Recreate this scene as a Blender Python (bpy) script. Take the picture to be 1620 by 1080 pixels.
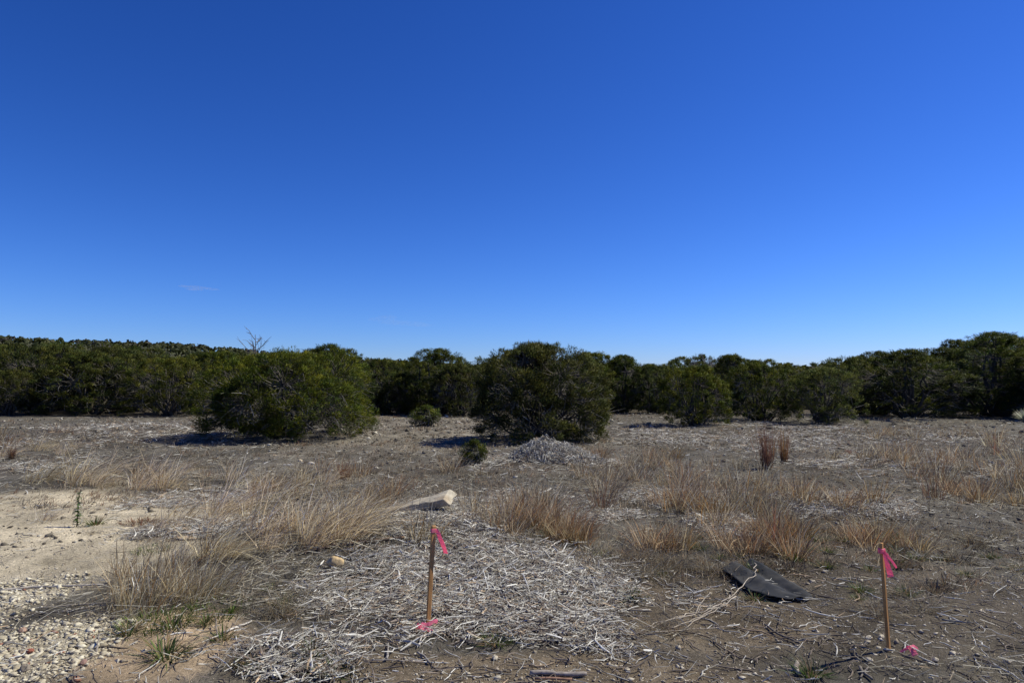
import bpy, bmesh, math
import numpy as np
from mathutils import Vector, Matrix, Euler

# ------------------------------------------------------------------ scene, camera, light
sc = bpy.context.scene
for o in list(bpy.data.objects):
    bpy.data.objects.remove(o)
COL = sc.collection
F = 1080.0                      # focal length in photo pixels (24 mm on a 36 mm sensor, 1620 px)
HORIZON = 602.0                 # photo row of the horizon
EYE = 1.7
PITCH = math.atan((HORIZON - 540) / F)
cd = bpy.data.cameras.new('camera')
cam = bpy.data.objects.new('camera', cd)
COL.objects.link(cam)
sc.camera = cam
cd.sensor_width = 36
cd.lens = 24
cd.clip_start = 0.1
cd.clip_end = 20000
cam.location = (0, 0, EYE)
cam.rotation_euler = (math.pi / 2 + PITCH, 0, 0)

SUN_EL = math.radians(50)
SUN_DIR = Vector((0.955, 0.297, 0)).normalized() * math.cos(SUN_EL) + Vector((0, 0, math.sin(SUN_EL)))
world = bpy.data.worlds.new('World')
sc.world = world
world.use_nodes = True
wn = world.node_tree
bg = wn.nodes['Background']
sky = wn.nodes.new('ShaderNodeTexSky')
sky.sky_type = 'NISHITA'
sky.sun_disc = False
sky.sun_elevation = SUN_EL
sky.sun_rotation = math.atan2(SUN_DIR.x, SUN_DIR.y)
sky.altitude = 600
sky.air_density = 1.0
sky.dust_density = 0.1
sky.ozone_density = 3.0
SKY_STRENGTH = 0.1
sep = wn.nodes.new('ShaderNodeSeparateColor')
comb = wn.nodes.new('ShaderNodeCombineColor')
wn.links.new(sky.outputs[0], sep.inputs[0])
# the clear dry air's deep blue: one contrast curve per channel over the whole sky
for i, (p, k) in enumerate(((1.70, 0.68), (1.40, 0.77), (1.30, 1.36))):
    m1 = wn.nodes.new('ShaderNodeMath'); m1.operation = 'MULTIPLY'; m1.inputs[1].default_value = SKY_STRENGTH
    m2 = wn.nodes.new('ShaderNodeMath'); m2.operation = 'POWER'; m2.inputs[1].default_value = p
    m3 = wn.nodes.new('ShaderNodeMath'); m3.operation = 'MULTIPLY'; m3.inputs[1].default_value = k / SKY_STRENGTH
    wn.links.new(sep.outputs[i], m1.inputs[0]); wn.links.new(m1.outputs[0], m2.inputs[0])
    wn.links.new(m2.outputs[0], m3.inputs[0]); wn.links.new(m3.outputs[0], comb.inputs[i])
wn.links.new(comb.outputs[0], bg.inputs[0])
bg.inputs[1].default_value = SKY_STRENGTH

sl = bpy.data.lights.new('sun', 'SUN')
sl.energy = 5.0
sl.angle = math.radians(0.53)
sl.color = (1.0, 0.945, 0.74)
sun = bpy.data.objects.new('sun', sl)
COL.objects.link(sun)
sun.rotation_euler = SUN_DIR.to_track_quat('Z', 'Y').to_euler()

sc.view_settings.view_transform = 'Standard'
sc.view_settings.look = 'None'
sc.view_settings.gamma = 1
sc.view_settings.exposure = 0.15
sc.render.film_transparent = False

# ------------------------------------------------------------------ noise, terrain, pixel helpers
def _hash(ix, iy, s):
    h = (ix.astype(np.int64) * 374761393 + iy.astype(np.int64) * 668265263 + s * 974634777) & 0xffffffff
    h = ((h ^ (h >> 13)) * 1274126177) & 0xffffffff
    return ((h ^ (h >> 16)) & 0xffff) / 65535.0

def vnoise(x, y, f, s=0):
    """value noise in -1..1"""
    x = np.asarray(x, float) * f + 1000.37 + s * 7.3
    y = np.asarray(y, float) * f + 1000.71 + s * 3.1
    ix = np.floor(x); iy = np.floor(y)
    fx = x - ix; fy = y - iy
    fx = fx * fx * (3 - 2 * fx); fy = fy * fy * (3 - 2 * fy)
    a = _hash(ix, iy, s); b = _hash(ix + 1, iy, s); c = _hash(ix, iy + 1, s); d = _hash(ix + 1, iy + 1, s)
    return ((a * (1 - fx) + b * fx) * (1 - fy) + (c * (1 - fx) + d * fx) * fy) * 2 - 1

def fbm(x, y, f, s=0, n=4):
    r = 0; a = 1; t = 0
    for k in range(n):
        r = r + a * vnoise(x, y, f * 2 ** k, s + k); t += a; a *= 0.5
    return r / t

def sstep(a, b, x):
    t = np.clip((np.asarray(x, float) - a) / (b - a), 0, 1)
    return t * t * (3 - 2 * t)

MOUNDS = []      # x, y, rx, ry, height

def ground_z(x, y):
    x = np.asarray(x, float); y = np.asarray(y, float)
    d = np.hypot(x, y)
    z = 0.10 * fbm(x, y, 0.11, 5, 2) * sstep(3, 12, d)
    z = z + 0.035 * vnoise(x, y, 0.7, 9) + 0.016 * vnoise(x, y, 2.3, 11)
    z = z + 0.008 * vnoise(x, y, 6.0, 12)
    for (mx, my, rx, ry, h) in MOUNDS:
        z = z + h * np.exp(-((x - mx) / rx) ** 2 - ((y - my) / ry) ** 2)
    # hills: a long ridge rising to the left, low country straight ahead
    far = sstep(120, 420, y)
    ridge = 17 * sstep(60, -330, x) + 7.0
    z = z + far * (ridge + 2.5 * fbm(x, y, 0.008, 21, 3)) * (1 - 0.6 * sstep(600, 1500, y))
    return z

def pix_dir(u, v):
    cx = (u - 810) / F; cy = (540 - v) / F
    c, s = math.cos(PITCH), math.sin(PITCH)
    return np.array([cx, c - cy * s, s + cy * c])

def gp(u, v):
    """ground point seen at photo pixel (u, v)"""
    d = pix_dir(u, v)
    z = 0.0
    for _ in range(12):
        t = (z - EYE) / d[2]
        x, y = d[0] * t, d[1] * t
        z = float(ground_z(x, y)) * 0.7 + z * 0.3
    return x, y, float(ground_z(x, y))

def up_h(u_base, v_base, v_top):
    """height of a thing whose foot is at v_base and whose top is at v_top"""
    x, y, z = gp(u_base, v_base)
    d = pix_dir(u_base, v_top)
    return EYE + d[2] / d[1] * y - z

_m = gp(720, 850); MOUNDS.append((_m[0], _m[1], 1.3, 1.25, 0.20))
_m = gp(850, 925); MOUNDS.append((_m[0], _m[1], .75, .6, 0.11))
_m = gp(1350, 805); MOUNDS.append((_m[0], _m[1], 1.1, 0.8, 0.14))
_m = gp(500, 1010); MOUNDS.append((_m[0], _m[1], 1.2, 0.5, 0.04))
_m = gp(870, 733); MOUNDS.append((_m[0], _m[1], 1.6, 1.4, 0.10))
_m = gp(1500, 740); MOUNDS.append((_m[0], _m[1], 2.5, 1.6, 0.15))

def blob(x, y, lst, seed=0, rough=0.45, f=1.1):
    """soft patches given as photo ellipses (u, v, ru, rv), read as ground areas"""
    x = np.asarray(x, float); y = np.asarray(y, float)
    n = fbm(x, y, f, 31 + seed, 3) * rough
    out = np.zeros_like(x)
    for (u, v, ru, rv, a) in lst:
        c = gp(u, v)
        y0 = gp(u, v + rv)[1]; y1 = gp(u, max(v - rv, 622))[1]
        rx = ru / F * c[1]; cy = (y0 + y1) / 2; ry = (y1 - y0) / 2
        q = np.sqrt(((x - c[0]) / rx) ** 2 + ((y - cy) / ry) ** 2)
        out = np.maximum(out, a * sstep(1.25, 0.65, q + n))
    return out

Z_MULCH = [(765, 935, 265, 92, 1), (700, 830, 130, 45, 1), (480, 1040, 115, 42, .4), (540, 940, 100, 46, .42),
           (1350, 805, 110, 24, 1), (870, 735, 120, 18, .9), (1430, 728, 200, 30, .6), (1250, 690, 330, 20, .7),
           (170, 690, 200, 22, .85), (60, 735, 110, 18, .7), (1040, 790, 120, 14, .7), (300, 840, 120, 22, .7), (870, 800, 130, 25, .5),
           (330, 790, 130, 20, .45), (1150, 835, 60, 18, .6)]
Z_GRAVEL = [(15, 1050, 150, 78, 1), (-150, 1000, 160, 90, 1)]
Z_PALE = [(60, 880, 230, 80, 1), (90, 800, 180, 26, .9), (-150, 880, 260, 110, 1), (240, 1000, 70, 30, .6)]
Z_PINK = [(245, 1025, 120, 60, 1)]
Z_BROWN = [(1450, 980, 330, 110, 1), (900, 1075, 420, 40, 1), (1130, 930, 110, 60, .8)]

# ------------------------------------------------------------------ mesh helpers
def mesh_np(name, V, Q=None, T=None, col=None, mats=(), smooth=False):
    """mesh from arrays: quads Q (n,4), triangles T (n,3), colour per vertex"""
    me = bpy.data.meshes.new(name)
    V = np.ascontiguousarray(V, dtype=np.float32)
    me.vertices.add(len(V)); me.vertices.foreach_set('co', V.ravel())
    loops = []; starts = []; tot = 0
    if Q is not None and len(Q):
        Q = np.asarray(Q, np.int32); loops.append(Q.ravel()); starts.append(tot + 4 * np.arange(len(Q))); tot += 4 * len(Q)
    if T is not None and len(T):
        T = np.asarray(T, np.int32); loops.append(T.ravel()); starts.append(tot + 3 * np.arange(len(T))); tot += 3 * len(T)
    L = np.concatenate(loops).astype(np.int32); S = np.concatenate(starts).astype(np.int32)
    me.loops.add(len(L)); me.loops.foreach_set('vertex_index', L)
    me.polygons.add(len(S)); me.polygons.foreach_set('loop_start', S)
    me.update(calc_edges=True)
    if col is not None:
        c = np.ones((len(V), 4), np.float32); c[:, :3] = col
        a = me.color_attributes.new('Col', 'FLOAT_COLOR', 'POINT'); a.data.foreach_set('color', c.ravel())
    if smooth:
        me.polygons.foreach_set('use_smooth', np.ones(len(S), bool))
    for m in mats:
        me.materials.append(m)
    me.validate()
    return me

class Bag:
    """collects arrays into one mesh"""
    def __init__(s): s.V = []; s.Q = []; s.T = []; s.C = []; s.n = 0
    def add(s, V, Q=None, T=None, C=(.5, .5, .5)):
        V = np.asarray(V, float).reshape(-1, 3)
        if Q is not None: s.Q.append(np.asarray(Q) + s.n)
        if T is not None: s.T.append(np.asarray(T) + s.n)
        c = np.asarray(C, float)
        s.C.append(np.broadcast_to(c, (len(V), 3)) if c.ndim == 1 else c)
        s.V.append(V); s.n += len(V)
    def mesh(s, name, mat, smooth=False):
        return mesh_np(name, np.concatenate(s.V), np.concatenate(s.Q) if s.Q else None,
                       np.concatenate(s.T) if s.T else None, np.concatenate(s.C), [mat], smooth)

def norm(a):
    return a / np.maximum(np.linalg.norm(a, axis=-1, keepdims=True), 1e-9)

def ribbons(bag, P, W, side, C):
    """N flat blades: P (N,K,3) centre lines, W (N,K) half widths, side (N,3), C (N,3) or (N,K,3)"""
    N, K, _ = P.shape
    L = P - side[:, None] * W[..., None]; R = P + side[:, None] * W[..., None]
    V = np.stack([L, R], 2).reshape(-1, 3)
    i = (np.arange(N)[:, None] * K + np.arange(K - 1)[None]).ravel() * 2
    Q = np.stack([i, i + 1, i + 3, i + 2], 1)
    C = np.asarray(C)
    if C.ndim == 2: C = np.repeat(C[:, None], K, 1)
    bag.add(V, Q, C=np.repeat(C.reshape(-1, 3), 2, 0))

def tubes(bag, P, R, C, m=3):
    """N tubes of m sides along P (N,K,3) with radii R (N,K)"""
    N, K, _ = P.shape
    t = norm(np.gradient(P, axis=1))
    ref = np.where(np.abs(t[..., 2:3]) > 0.9, np.array([1., 0, 0]), np.array([0, 0, 1.]))
    a = norm(np.cross(t, ref)); b = np.cross(t, a)
    th = np.arange(m) * 2 * math.pi / m
    V = P[:, :, None] + R[:, :, None, None] * (a[:, :, None] * np.cos(th)[None, None, :, None] + b[:, :, None] * np.sin(th)[None, None, :, None])
    base = (np.arange(N)[:, None] * K + np.arange(K - 1)[None]).ravel() * m
    Q = []
    for k in range(m):
        k2 = (k + 1) % m
        Q.append(np.stack([base + k, base + k2, base + m + k2, base + m + k], 1))
    C = np.asarray(C)
    if C.ndim == 2: C = np.repeat(C[:, None], K, 1)
    bag.add(V.reshape(-1, 3), np.concatenate(Q), C=np.repeat(C.reshape(-1, 3), m, 0))

def ico(sub):
    bm = bmesh.new(); bmesh.ops.create_icosphere(bm, subdivisions=sub, radius=1)
    v = np.array([p.co[:] for p in bm.verts]); f = np.array([[q.index for q in p.verts] for p in bm.faces])
    bm.free(); return v, f
OCT = (np.array([(1, 0, 0), (-1, 0, 0), (0, 1, 0), (0, -1, 0), (0, 0, 1), (0, 0, -1)], float), np.array([(0, 2, 4), (2, 1, 4), (1, 3, 4), (3, 0, 4), (2, 0, 5), (1, 2, 5), (3, 1, 5), (0, 3, 5)]))
ICO1 = ico(1); ICO2 = ico(2); ICO3 = ico(3)

def rotz(a):
    c, s = np.cos(a), np.sin(a); z = np.zeros_like(a); o = np.ones_like(a)
    return np.stack([np.stack([c, -s, z], -1), np.stack([s, c, z], -1), np.stack([z, z, o], -1)], -2)

def pebbles(bag, pos, size, col, rng, flat=0.6, base=ICO1, jit=0.28):
    v, f = base
    n = len(pos); k = len(v)
    S = size[:, None] * np.stack([rng.uniform(.8, 1.35, n), rng.uniform(.6, 1.0, n), flat * rng.uniform(.6, 1.15, n)], 1)
    X = v[None] * (1 + jit * rng.standard_normal((n, k, 1))) * S[:, None]
    tilt = rng.uniform(-.5, .5, n)
    c, s = np.cos(tilt), np.sin(tilt)
    X = np.stack([X[..., 0] * c[:, None] - X[..., 2] * s[:, None], X[..., 1], X[..., 0] * s[:, None] + X[..., 2] * c[:, None]], -1)
    X = np.einsum('nij,nkj->nki', rotz(rng.uniform(0, 6.28, n)), X) + pos[:, None]
    T = (f[None] + (np.arange(n) * k)[:, None, None]).reshape(-1, 3)
    bag.add(X.reshape(-1, 3), T=T, C=np.repeat(col, k, 0))

def link(name, me, parent=None):
    o = bpy.data.objects.new(name, me); COL.objects.link(o)
    if parent: o.parent = parent
    return o

def tag(o, label=None, cat=None, group=None, kind=None):
    if label: o['label'] = label
    if cat: o['category'] = cat
    if group: o['group'] = group
    if kind: o['kind'] = kind
    return o

def thing(name, loc, label, cat, group=None, rz=0.0, scale=(1, 1, 1)):
    o = bpy.data.objects.new(name, None); COL.objects.link(o)
    o.empty_display_size = 0.2
    o.location = loc; o.rotation_euler = (0, 0, rz); o.scale = scale
    return tag(o, label, cat, group)

# ------------------------------------------------------------------ materials
def newmat(name):
    m = bpy.data.materials.new(name); m.use_nodes = True
    return m, m.node_tree.nodes, m.node_tree.links, m.node_tree.nodes['Principled BSDF']

def attr_mat(name, rough=0.85, nscale=60, namt=0.25, bump=0.0, transl=0.0, spec=0.2, coord='Object', stretch=None, objrand=0.0):
    """painted per-piece colour times fine procedural mottling"""
    m, N, L, P = newmat(name)
    at = N.new('ShaderNodeAttribute'); at.attribute_name = 'Col'
    tc = N.new('ShaderNodeTexCoord')
    no = N.new('ShaderNodeTexNoise'); no.inputs['Scale'].default_value = nscale; no.inputs['Detail'].default_value = 4
    src = tc.outputs[coord]
    if stretch:
        mp = N.new('ShaderNodeMapping'); mp.inputs['Scale'].default_value = stretch
        L.new(src, mp.inputs[0]); src = mp.outputs[0]
    L.new(src, no.inputs['Vector'])
    mr = N.new('ShaderNodeMapRange'); mr.inputs['From Min'].default_value = .25; mr.inputs['From Max'].default_value = .75
    mr.inputs['To Min'].default_value = 1 - namt; mr.inputs['To Max'].default_value = 1 + namt
    L.new(no.outputs['Fac'], mr.inputs['Value'])
    mx = N.new('ShaderNodeMix'); mx.data_type = 'RGBA'; mx.blend_type = 'MULTIPLY'; mx.inputs['Factor'].default_value = 1
    L.new(at.outputs['Color'], mx.inputs['A']); L.new(mr.outputs[0], mx.inputs['B'])
    colour = mx.outputs['Result']
    if objrand:
        oi = N.new('ShaderNodeObjectInfo'); hs = N.new('ShaderNodeHueSaturation')
        for (sock, a, b, mulr) in (('Value', 1 - objrand, 1 + objrand * .6, 1.0), ('Hue', .5 - objrand * .05, .5 + objrand * .05, 7.31), ('Saturation', 1 - objrand * .4, 1 + objrand * .3, 3.77)):
            mm = N.new('ShaderNodeMath'); mm.operation = 'MULTIPLY'; mm.inputs[1].default_value = mulr; L.new(oi.outputs['Random'], mm.inputs[0])
            fr = N.new('ShaderNodeMath'); fr.operation = 'FRACT'; L.new(mm.outputs[0], fr.inputs[0])
            mp2 = N.new('ShaderNodeMapRange'); mp2.inputs['To Min'].default_value = a; mp2.inputs['To Max'].default_value = b; L.new(fr.outputs[0], mp2.inputs['Value']); L.new(mp2.outputs[0], hs.inputs[sock])
        L.new(colour, hs.inputs['Color']); colour = hs.outputs['Color']
    L.new(colour, P.inputs['Base Color'])
    P.inputs['Roughness'].default_value = rough
    P.inputs['Specular IOR Level'].default_value = spec
    if bump:
        b = N.new('ShaderNodeBump'); b.inputs['Strength'].default_value = bump; b.inputs['Distance'].default_value = 0.01
        L.new(no.outputs['Fac'], b.inputs['Height']); L.new(b.outputs[0], P.inputs['Normal'])
    if transl:
        t = N.new('ShaderNodeBsdfTranslucent'); ms = N.new('ShaderNodeMixShader'); ms.inputs[0].default_value = transl
        L.new(colour, t.inputs['Color'])
        out = N['Material Output']
        L.new(P.outputs[0], ms.inputs[1]); L.new(t.outputs[0], ms.inputs[2]); L.new(ms.outputs[0], out.inputs['Surface'])
    return m

M_WOOD = attr_mat('weathered_wood', .8, 40, .3, .25, stretch=None)
M_GRASS = attr_mat('dry_grass', .65, 30, .25, transl=.42, spec=.35, objrand=.24)
M_LEAF = attr_mat('juniper_foliage', .65, 1.6, .3, transl=.22, spec=.25, objrand=.26)
M_GREEN = attr_mat('green_grass', .55, 20, .25, transl=.3, spec=.3)
M_STONE = attr_mat('limestone', .9, 35, .25, .5, spec=.15)
M_BARK = attr_mat('juniper_bark', .9, 30, .35, .5, spec=.1)

def ground_material():
    m, N, L, P = newmat('caliche_soil')
    at = N.new('ShaderNodeAttribute'); at.attribute_name = 'Col'
    tc = N.new('ShaderNodeTexCoord')
    def noise(scale, detail=6, rough=.65):
        n = N.new('ShaderNodeTexNoise'); n.inputs['Scale'].default_value = scale; n.inputs['Detail'].default_value = detail
        n.inputs['Roughness'].default_value = rough; L.new(tc.outputs['Object'], n.inputs['Vector']); return n
    def rng(src, a, b, c, d):
        r = N.new('ShaderNodeMapRange'); r.inputs['From Min'].default_value = a; r.inputs['From Max'].default_value = b
        r.inputs['To Min'].default_value = c; r.inputs['To Max'].default_value = d; L.new(src, r.inputs['Value']); return r
    def mul(a, b):
        x = N.new('ShaderNodeMix'); x.data_type = 'RGBA'; x.blend_type = 'MULTIPLY'; x.inputs['Factor'].default_value = 1
        L.new(a, x.inputs['A']); L.new(b, x.inputs['B']); return x.outputs['Result']
    n1 = noise(3.5); n2 = noise(38, 8, .75); n3 = noise(140, 4, .8)
    vo = N.new('ShaderNodeTexVoronoi'); vo.inputs['Scale'].default_value = 55; L.new(tc.outputs['Object'], vo.inputs['Vector'])
    c = mul(at.outputs['Color'], rng(n1.outputs['Fac'], .3, .7, .82, 1.18).outputs[0])
    c = mul(c, rng(n2.outputs['Fac'], .3, .7, .45, 1.5).outputs[0])
    c = mul(c, rng(n3.outputs['Fac'], .3, .7, .75, 1.25).outputs[0])
    # pale grit scattered in the dirt
    g = rng(vo.outputs['Distance'], .12, .22, 1, 0)
    sel = rng(vo.outputs['Color'], .72, .78, 0, 1)
    f = N.new('ShaderNodeMath'); f.operation = 'MULTIPLY'; L.new(g.outputs[0], f.inputs[0]); L.new(sel.outputs[0], f.inputs[1])
    mx = N.new('ShaderNodeMix'); mx.data_type = 'RGBA'; L.new(f.outputs[0], mx.inputs['Factor'])
    L.new(c, mx.inputs['A']); mx.inputs['B'].default_value = (.36, .33, .28, 1)
    L.new(mx.outputs['Result'], P.inputs['Base Color'])
    P.inputs['Roughness'].default_value = .95; P.inputs['Specular IOR Level'].default_value = .1
    b1 = N.new('ShaderNodeBump'); b1.inputs['Strength'].default_value = .8; b1.inputs['Distance'].default_value = .03
    L.new(n2.outputs['Fac'], b1.inputs['Height'])
    b2 = N.new('ShaderNodeBump'); b2.inputs['Strength'].default_value = .6; b2.inputs['Distance'].default_value = .008
    L.new(n3.outputs['Fac'], b2.inputs['Height']); L.new(b1.outputs[0], b2.inputs['Normal'])
    L.new(b2.outputs[0], P.inputs['Normal'])
    return m
M_GROUND = ground_material()

# ------------------------------------------------------------------ ground
def axis(a0, a1, step, lim, grow=1.05, both=True):
    mid = list(np.arange(a0, a1, step))
    up = []; s = step; v = mid[-1]
    while v < lim:
        s *= grow; v += s; up.append(v)
    dn = []; s = step; v = mid[0]
    if both:
        while v > -lim:
            s *= grow; v -= s; dn.append(v)
    else:
        while v > -400:
            s *= 1.6; v -= s; dn.append(v)
    return np.array(dn[::-1] + mid + up)

gx = axis(-4.4, 4.4, 0.048, 5000, 1.065)
gy = axis(3.3, 8.0, 0.048, 6000, 1.034, False)
GX, GY = np.meshgrid(gx, gy)
GZ = ground_z(GX, GY) + (0.006 * vnoise(GX, GY, 14, 41) + 0.004 * vnoise(GX, GY, 25, 42)) * (np.hypot(GX, GY) < 20)

def soil_colour(x, y):
    c = np.empty(x.shape + (3,))
    c[:] = (.106, .097, .084)
    def lay(mask, rgb):
        nonlocal c
        c = c * (1 - mask[..., None]) + np.array(rgb) * mask[..., None]
    lay(blob(x, y, Z_BROWN, 1), (.098, .083, .066))
    lay(blob(x, y, [(850, 1080, 420, 50, 1), (1120, 990, 180, 60, .8)], 9), (.185, .148, .108))
    lay(blob(x, y, Z_PALE, 2), (.53, .46, .345))
    lay(blob(x, y, [(640, 690, 170, 45, .8)], 2), (.20, .178, .148))
    lay(blob(x, y, Z_PINK, 3), (.45, .345, .24))
    lay(blob(x, y, Z_GRAVEL, 4), (.42, .375, .295))
    lay(blob(x, y, Z_MULCH, 5) * .85, (.082, .070, .060))
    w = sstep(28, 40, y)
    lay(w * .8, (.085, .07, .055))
    c *= (1 + (.42) * fbm(x, y, .9, 51, 3) + .25 * vnoise(x, y, 4.5, 55) * (np.hypot(x, y) < 45))[..., None]
    return c

near = (np.abs(GX) < 80) & (GY > -5) & (GY < 90)
GC = np.empty(GX.shape + (3,)); GC[:] = (.07, .072, .042)
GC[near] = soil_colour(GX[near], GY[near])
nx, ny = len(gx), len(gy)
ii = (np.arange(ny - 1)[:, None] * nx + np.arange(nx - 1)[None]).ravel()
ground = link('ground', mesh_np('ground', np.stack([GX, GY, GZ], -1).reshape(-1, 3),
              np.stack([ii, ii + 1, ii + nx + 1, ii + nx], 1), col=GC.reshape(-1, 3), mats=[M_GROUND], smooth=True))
tag(ground, kind='structure')

def scatter(n, rng, dmin, dmax, power=1.0, ang=46):
    """points in front of the viewpoint, thinning with distance"""
    a = np.radians(rng.uniform(-ang, ang, n))
    u = rng.uniform(0, 1, n)
    k = 1 - power
    d = (dmin ** k + u * (dmax ** k - dmin ** k)) ** (1 / k) if abs(k) > 1e-6 else dmin * (dmax / dmin) ** u
    return d * np.sin(a), d * np.cos(a)

# ------------------------------------------------------------------ junipers
def lumpy_lobes(rng, W, H, skirt, nl):
    """ellipsoid lobes filling a dome W wide, H high"""
    L = [(np.array([0, 0, H * .56]), np.array([W * .30, W * .30, H * .40]))]
    for k in range(nl):
        a = k * 2.399 + rng.uniform(-.4, .4); t = rng.uniform(0, 1) ** .8
        zc = skirt * H + (.70 - skirt) * H * t
        q = max(0.0, (zc / H - .30) / .75)
        r = W * .5 * math.sqrt(max(.05, 1 - q * q)) * rng.uniform(.55, .70)
        s = rng.uniform(.19, .27) * W
        L.append((np.array([math.cos(a) * r, math.sin(a) * r, zc]), np.array([s, s, s * rng.uniform(.75, 1.05)])))
    for k in range(max(2, nl // 4)):
        a = rng.uniform(0, 6.28); r = rng.uniform(0, .18) * W; s = rng.uniform(.11, .17) * W
        L.append((np.array([math.cos(a) * r, math.sin(a) * r, H * .97 - s]), np.array([s, s, s * 1.05])))
    return L

def juniper_meshes(name, seed, W, H, nclump, nsprig, leaf, ndead, skirt=.2, nl=16, hue=0.0, green=1.0, bare=.0):
    rng = np.random.default_rng(seed)
    LB = lumpy_lobes(rng, W, H, skirt, nl)
    cen = np.array([l[0] for l in LB]); rad = np.array([l[1] for l in LB])
    # foliage clump centres on the lobes' outer skin
    pts = []; nrm = []
    while len(pts) < nclump:
        i = rng.integers(len(LB)); d = norm(rng.standard_normal(3))
        p = cen[i] + rad[i] * d * rng.uniform(.82, 1.03)
        q = np.linalg.norm((p - cen) / rad, axis=1); q[i] = 9
        if q.min() < .82 and rng.random() < .93: continue
        if p[2] < H * .035 + .05: continue
        if p[2] < H * .3 and rng.random() < .12 + bare: continue
        pts.append(p); nrm.append(norm(d + .5 * norm(p - np.array([0, 0, H * .3]))))
    pts = np.array(pts); nrm = np.array(nrm)
    n = len(pts)
    # limbs, one to each lobe, from a short many-stemmed trunk
    wood = Bag()
    limbs = []
    for i in range(len(LB)):
        tgt = cen[i] * np.array([1, 1, 1.0]); a = rng.uniform(0, 6.28)
        base = np.array([math.cos(a), math.sin(a), 0]) * .05 * W ** .5 + np.array([0, 0, -.12])
        mid = base * .6 + tgt * .4 + np.array([0, 0, -.08 * H]) + rng.normal(0, .04 * W, 3); mid[2] = max(mid[2], .06)
        t = np.linspace(0, 1, 7)[:, None]
        P = base * (1 - t) ** 2 + 2 * mid * t * (1 - t) + tgt * t ** 2
        P[1:-1] += rng.normal(0, .018 * W, (5, 3)); limbs.append(P)
    limbs = np.array(limbs)
    r0 = .035 * H ** .5 * rng.uniform(.6, 1.3, len(LB)); r0[0] *= 1.5
    bark = np.array([.075, .066, .058])
    tubes(wood, limbs, r0[:, None] * np.linspace(1.15, .28, 7)[None], bark * rng.uniform(.8, 1.2, (len(LB), 1)), 5)
    # twigs out to every clump
    twig = Bag()
    allp = limbs[:, 2:].reshape(-1, 3)
    near_i = np.argmin(((pts[:, None] - allp[None]) ** 2).sum(-1) + rng.uniform(0, .05 * W, (n, len(allp))), 1)
    s = allp[near_i]; t = np.linspace(0, 1, 4)[None, :, None]
    bend = rng.normal(0, .06, (n, 1, 3)) * W / 3 - np.array([0, 0, .05])
    P = s[:, None] * (1 - t) + pts[:, None] * t + bend * (t * (1 - t)) * 4
    tubes(twig, P, np.array([.014, .011, .008, .005])[None] * rng.uniform(.7, 1.3, (n, 1)), np.array([.125, .112, .10]) * rng.uniform(.6, 1.25, (n, 1)), 3)
    # dead grey spray inside and low down
    if ndead:
        low = np.flatnonzero(pts[:, 2] < H * .66)
        k = low[rng.integers(0, len(low), ndead)]; j = rng.integers(0, 3, ndead); g = rng.uniform(0, 1, ndead)[:, None]
        o = P[k, j] * (1 - g) + P[k, j + 1] * g
        dr = norm(nrm[k] * .6 - np.array([0, 0, .15]) + rng.normal(0, .55, (ndead, 3)))
        ln = rng.uniform(.15, .55, ndead) * (W / 3.5) ** .5
        t = np.linspace(0, 1, 4)[None, :, None]
        P = o[:, None] + dr[:, None] * ln[:, None, None] * t + rng.normal(0, .12, (ndead, 1, 3)) * ln[:, None, None] * t ** 2
        P[..., 2] = np.maximum(P[..., 2], .03)
        tubes(twig, P, np.array([.0085, .007, .005, .003])[None] * rng.uniform(.7, 1.5, (ndead, 1)), np.array([.21, .198, .185]) * rng.uniform(.4, 1.3, (ndead, 1)), 3)
    # leaves
    crown = Bag()
    rc = rng.uniform(.08, .21, n) * (W / 3.5) ** .55
    ctint = rng.uniform(0, 1, n)
    N = n * nsprig
    ci = np.repeat(np.arange(n), nsprig)
    off = rng.standard_normal((N, 3)); off = norm(off) * rng.uniform(.15, 1, (N, 1)) ** .45
    off[:, 2] *= .8
    pos = pts[ci] + off * rc[ci][:, None]
    pos[:, 2] = np.maximum(pos[:, 2], .05)
    d = norm(nrm[ci] * .6 + np.array([0, 0, .45]) + off * .7 + rng.normal(0, .35, (N, 3)))
    Ln = leaf * rng.uniform(.6, 1.4, N)
    col_a = np.array([.092, .118, .013]); col_b = np.array([.042, .070, .012]); col_c = np.array([.160, .158, .018])
    tt = np.clip(ctint[ci] + rng.normal(0, .2, N) + hue, 0, 1)[:, None]
    c = np.where(tt < .5, col_b + (col_a - col_b) * tt * 2, col_a + (col_c - col_a) * (tt - .5) * 2) * rng.uniform(.75, 1.25, (N, 1)) * rng.uniform(.7, 1.25, n)[ci][:, None] * green
    side = norm(np.cross(d, rng.standard_normal((N, 3))))
    nv = []
    for kk in range(3):
        sd = norm(np.cross(d, rng.standard_normal((N, 3))))
        dd = norm(d + rng.normal(0, .38, (N, 3)))
        w_ = (Ln * rng.uniform(.055, .10, N))[:, None]
        st = pos + dd * (Ln * rng.uniform(-.15, .35, N))[:, None]
        V = np.stack([st - sd * w_, st + sd * w_, st + dd * (Ln * rng.uniform(.7, 1.2, N))[:, None]], 1).reshape(-1, 3)
        crown.add(V, T=np.arange(N * 3).reshape(N, 3), C=np.repeat(c * rng.uniform(.8, 1.2, (N, 1)), 3, 0))
        nv.append(np.repeat(norm(off * .8 + nrm[ci] * .35 + rng.normal(0, .40, (N, 3))), 3, 0))
    cm = crown.mesh(name + '_crown', M_LEAF, True)
    cm.normals_split_custom_set_from_vertices(np.concatenate(nv).astype(np.float32))
    return (wood.mesh(name + '_trunk', M_BARK, True), twig.mesh(name + '_twigs', M_BARK), cm)

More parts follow.
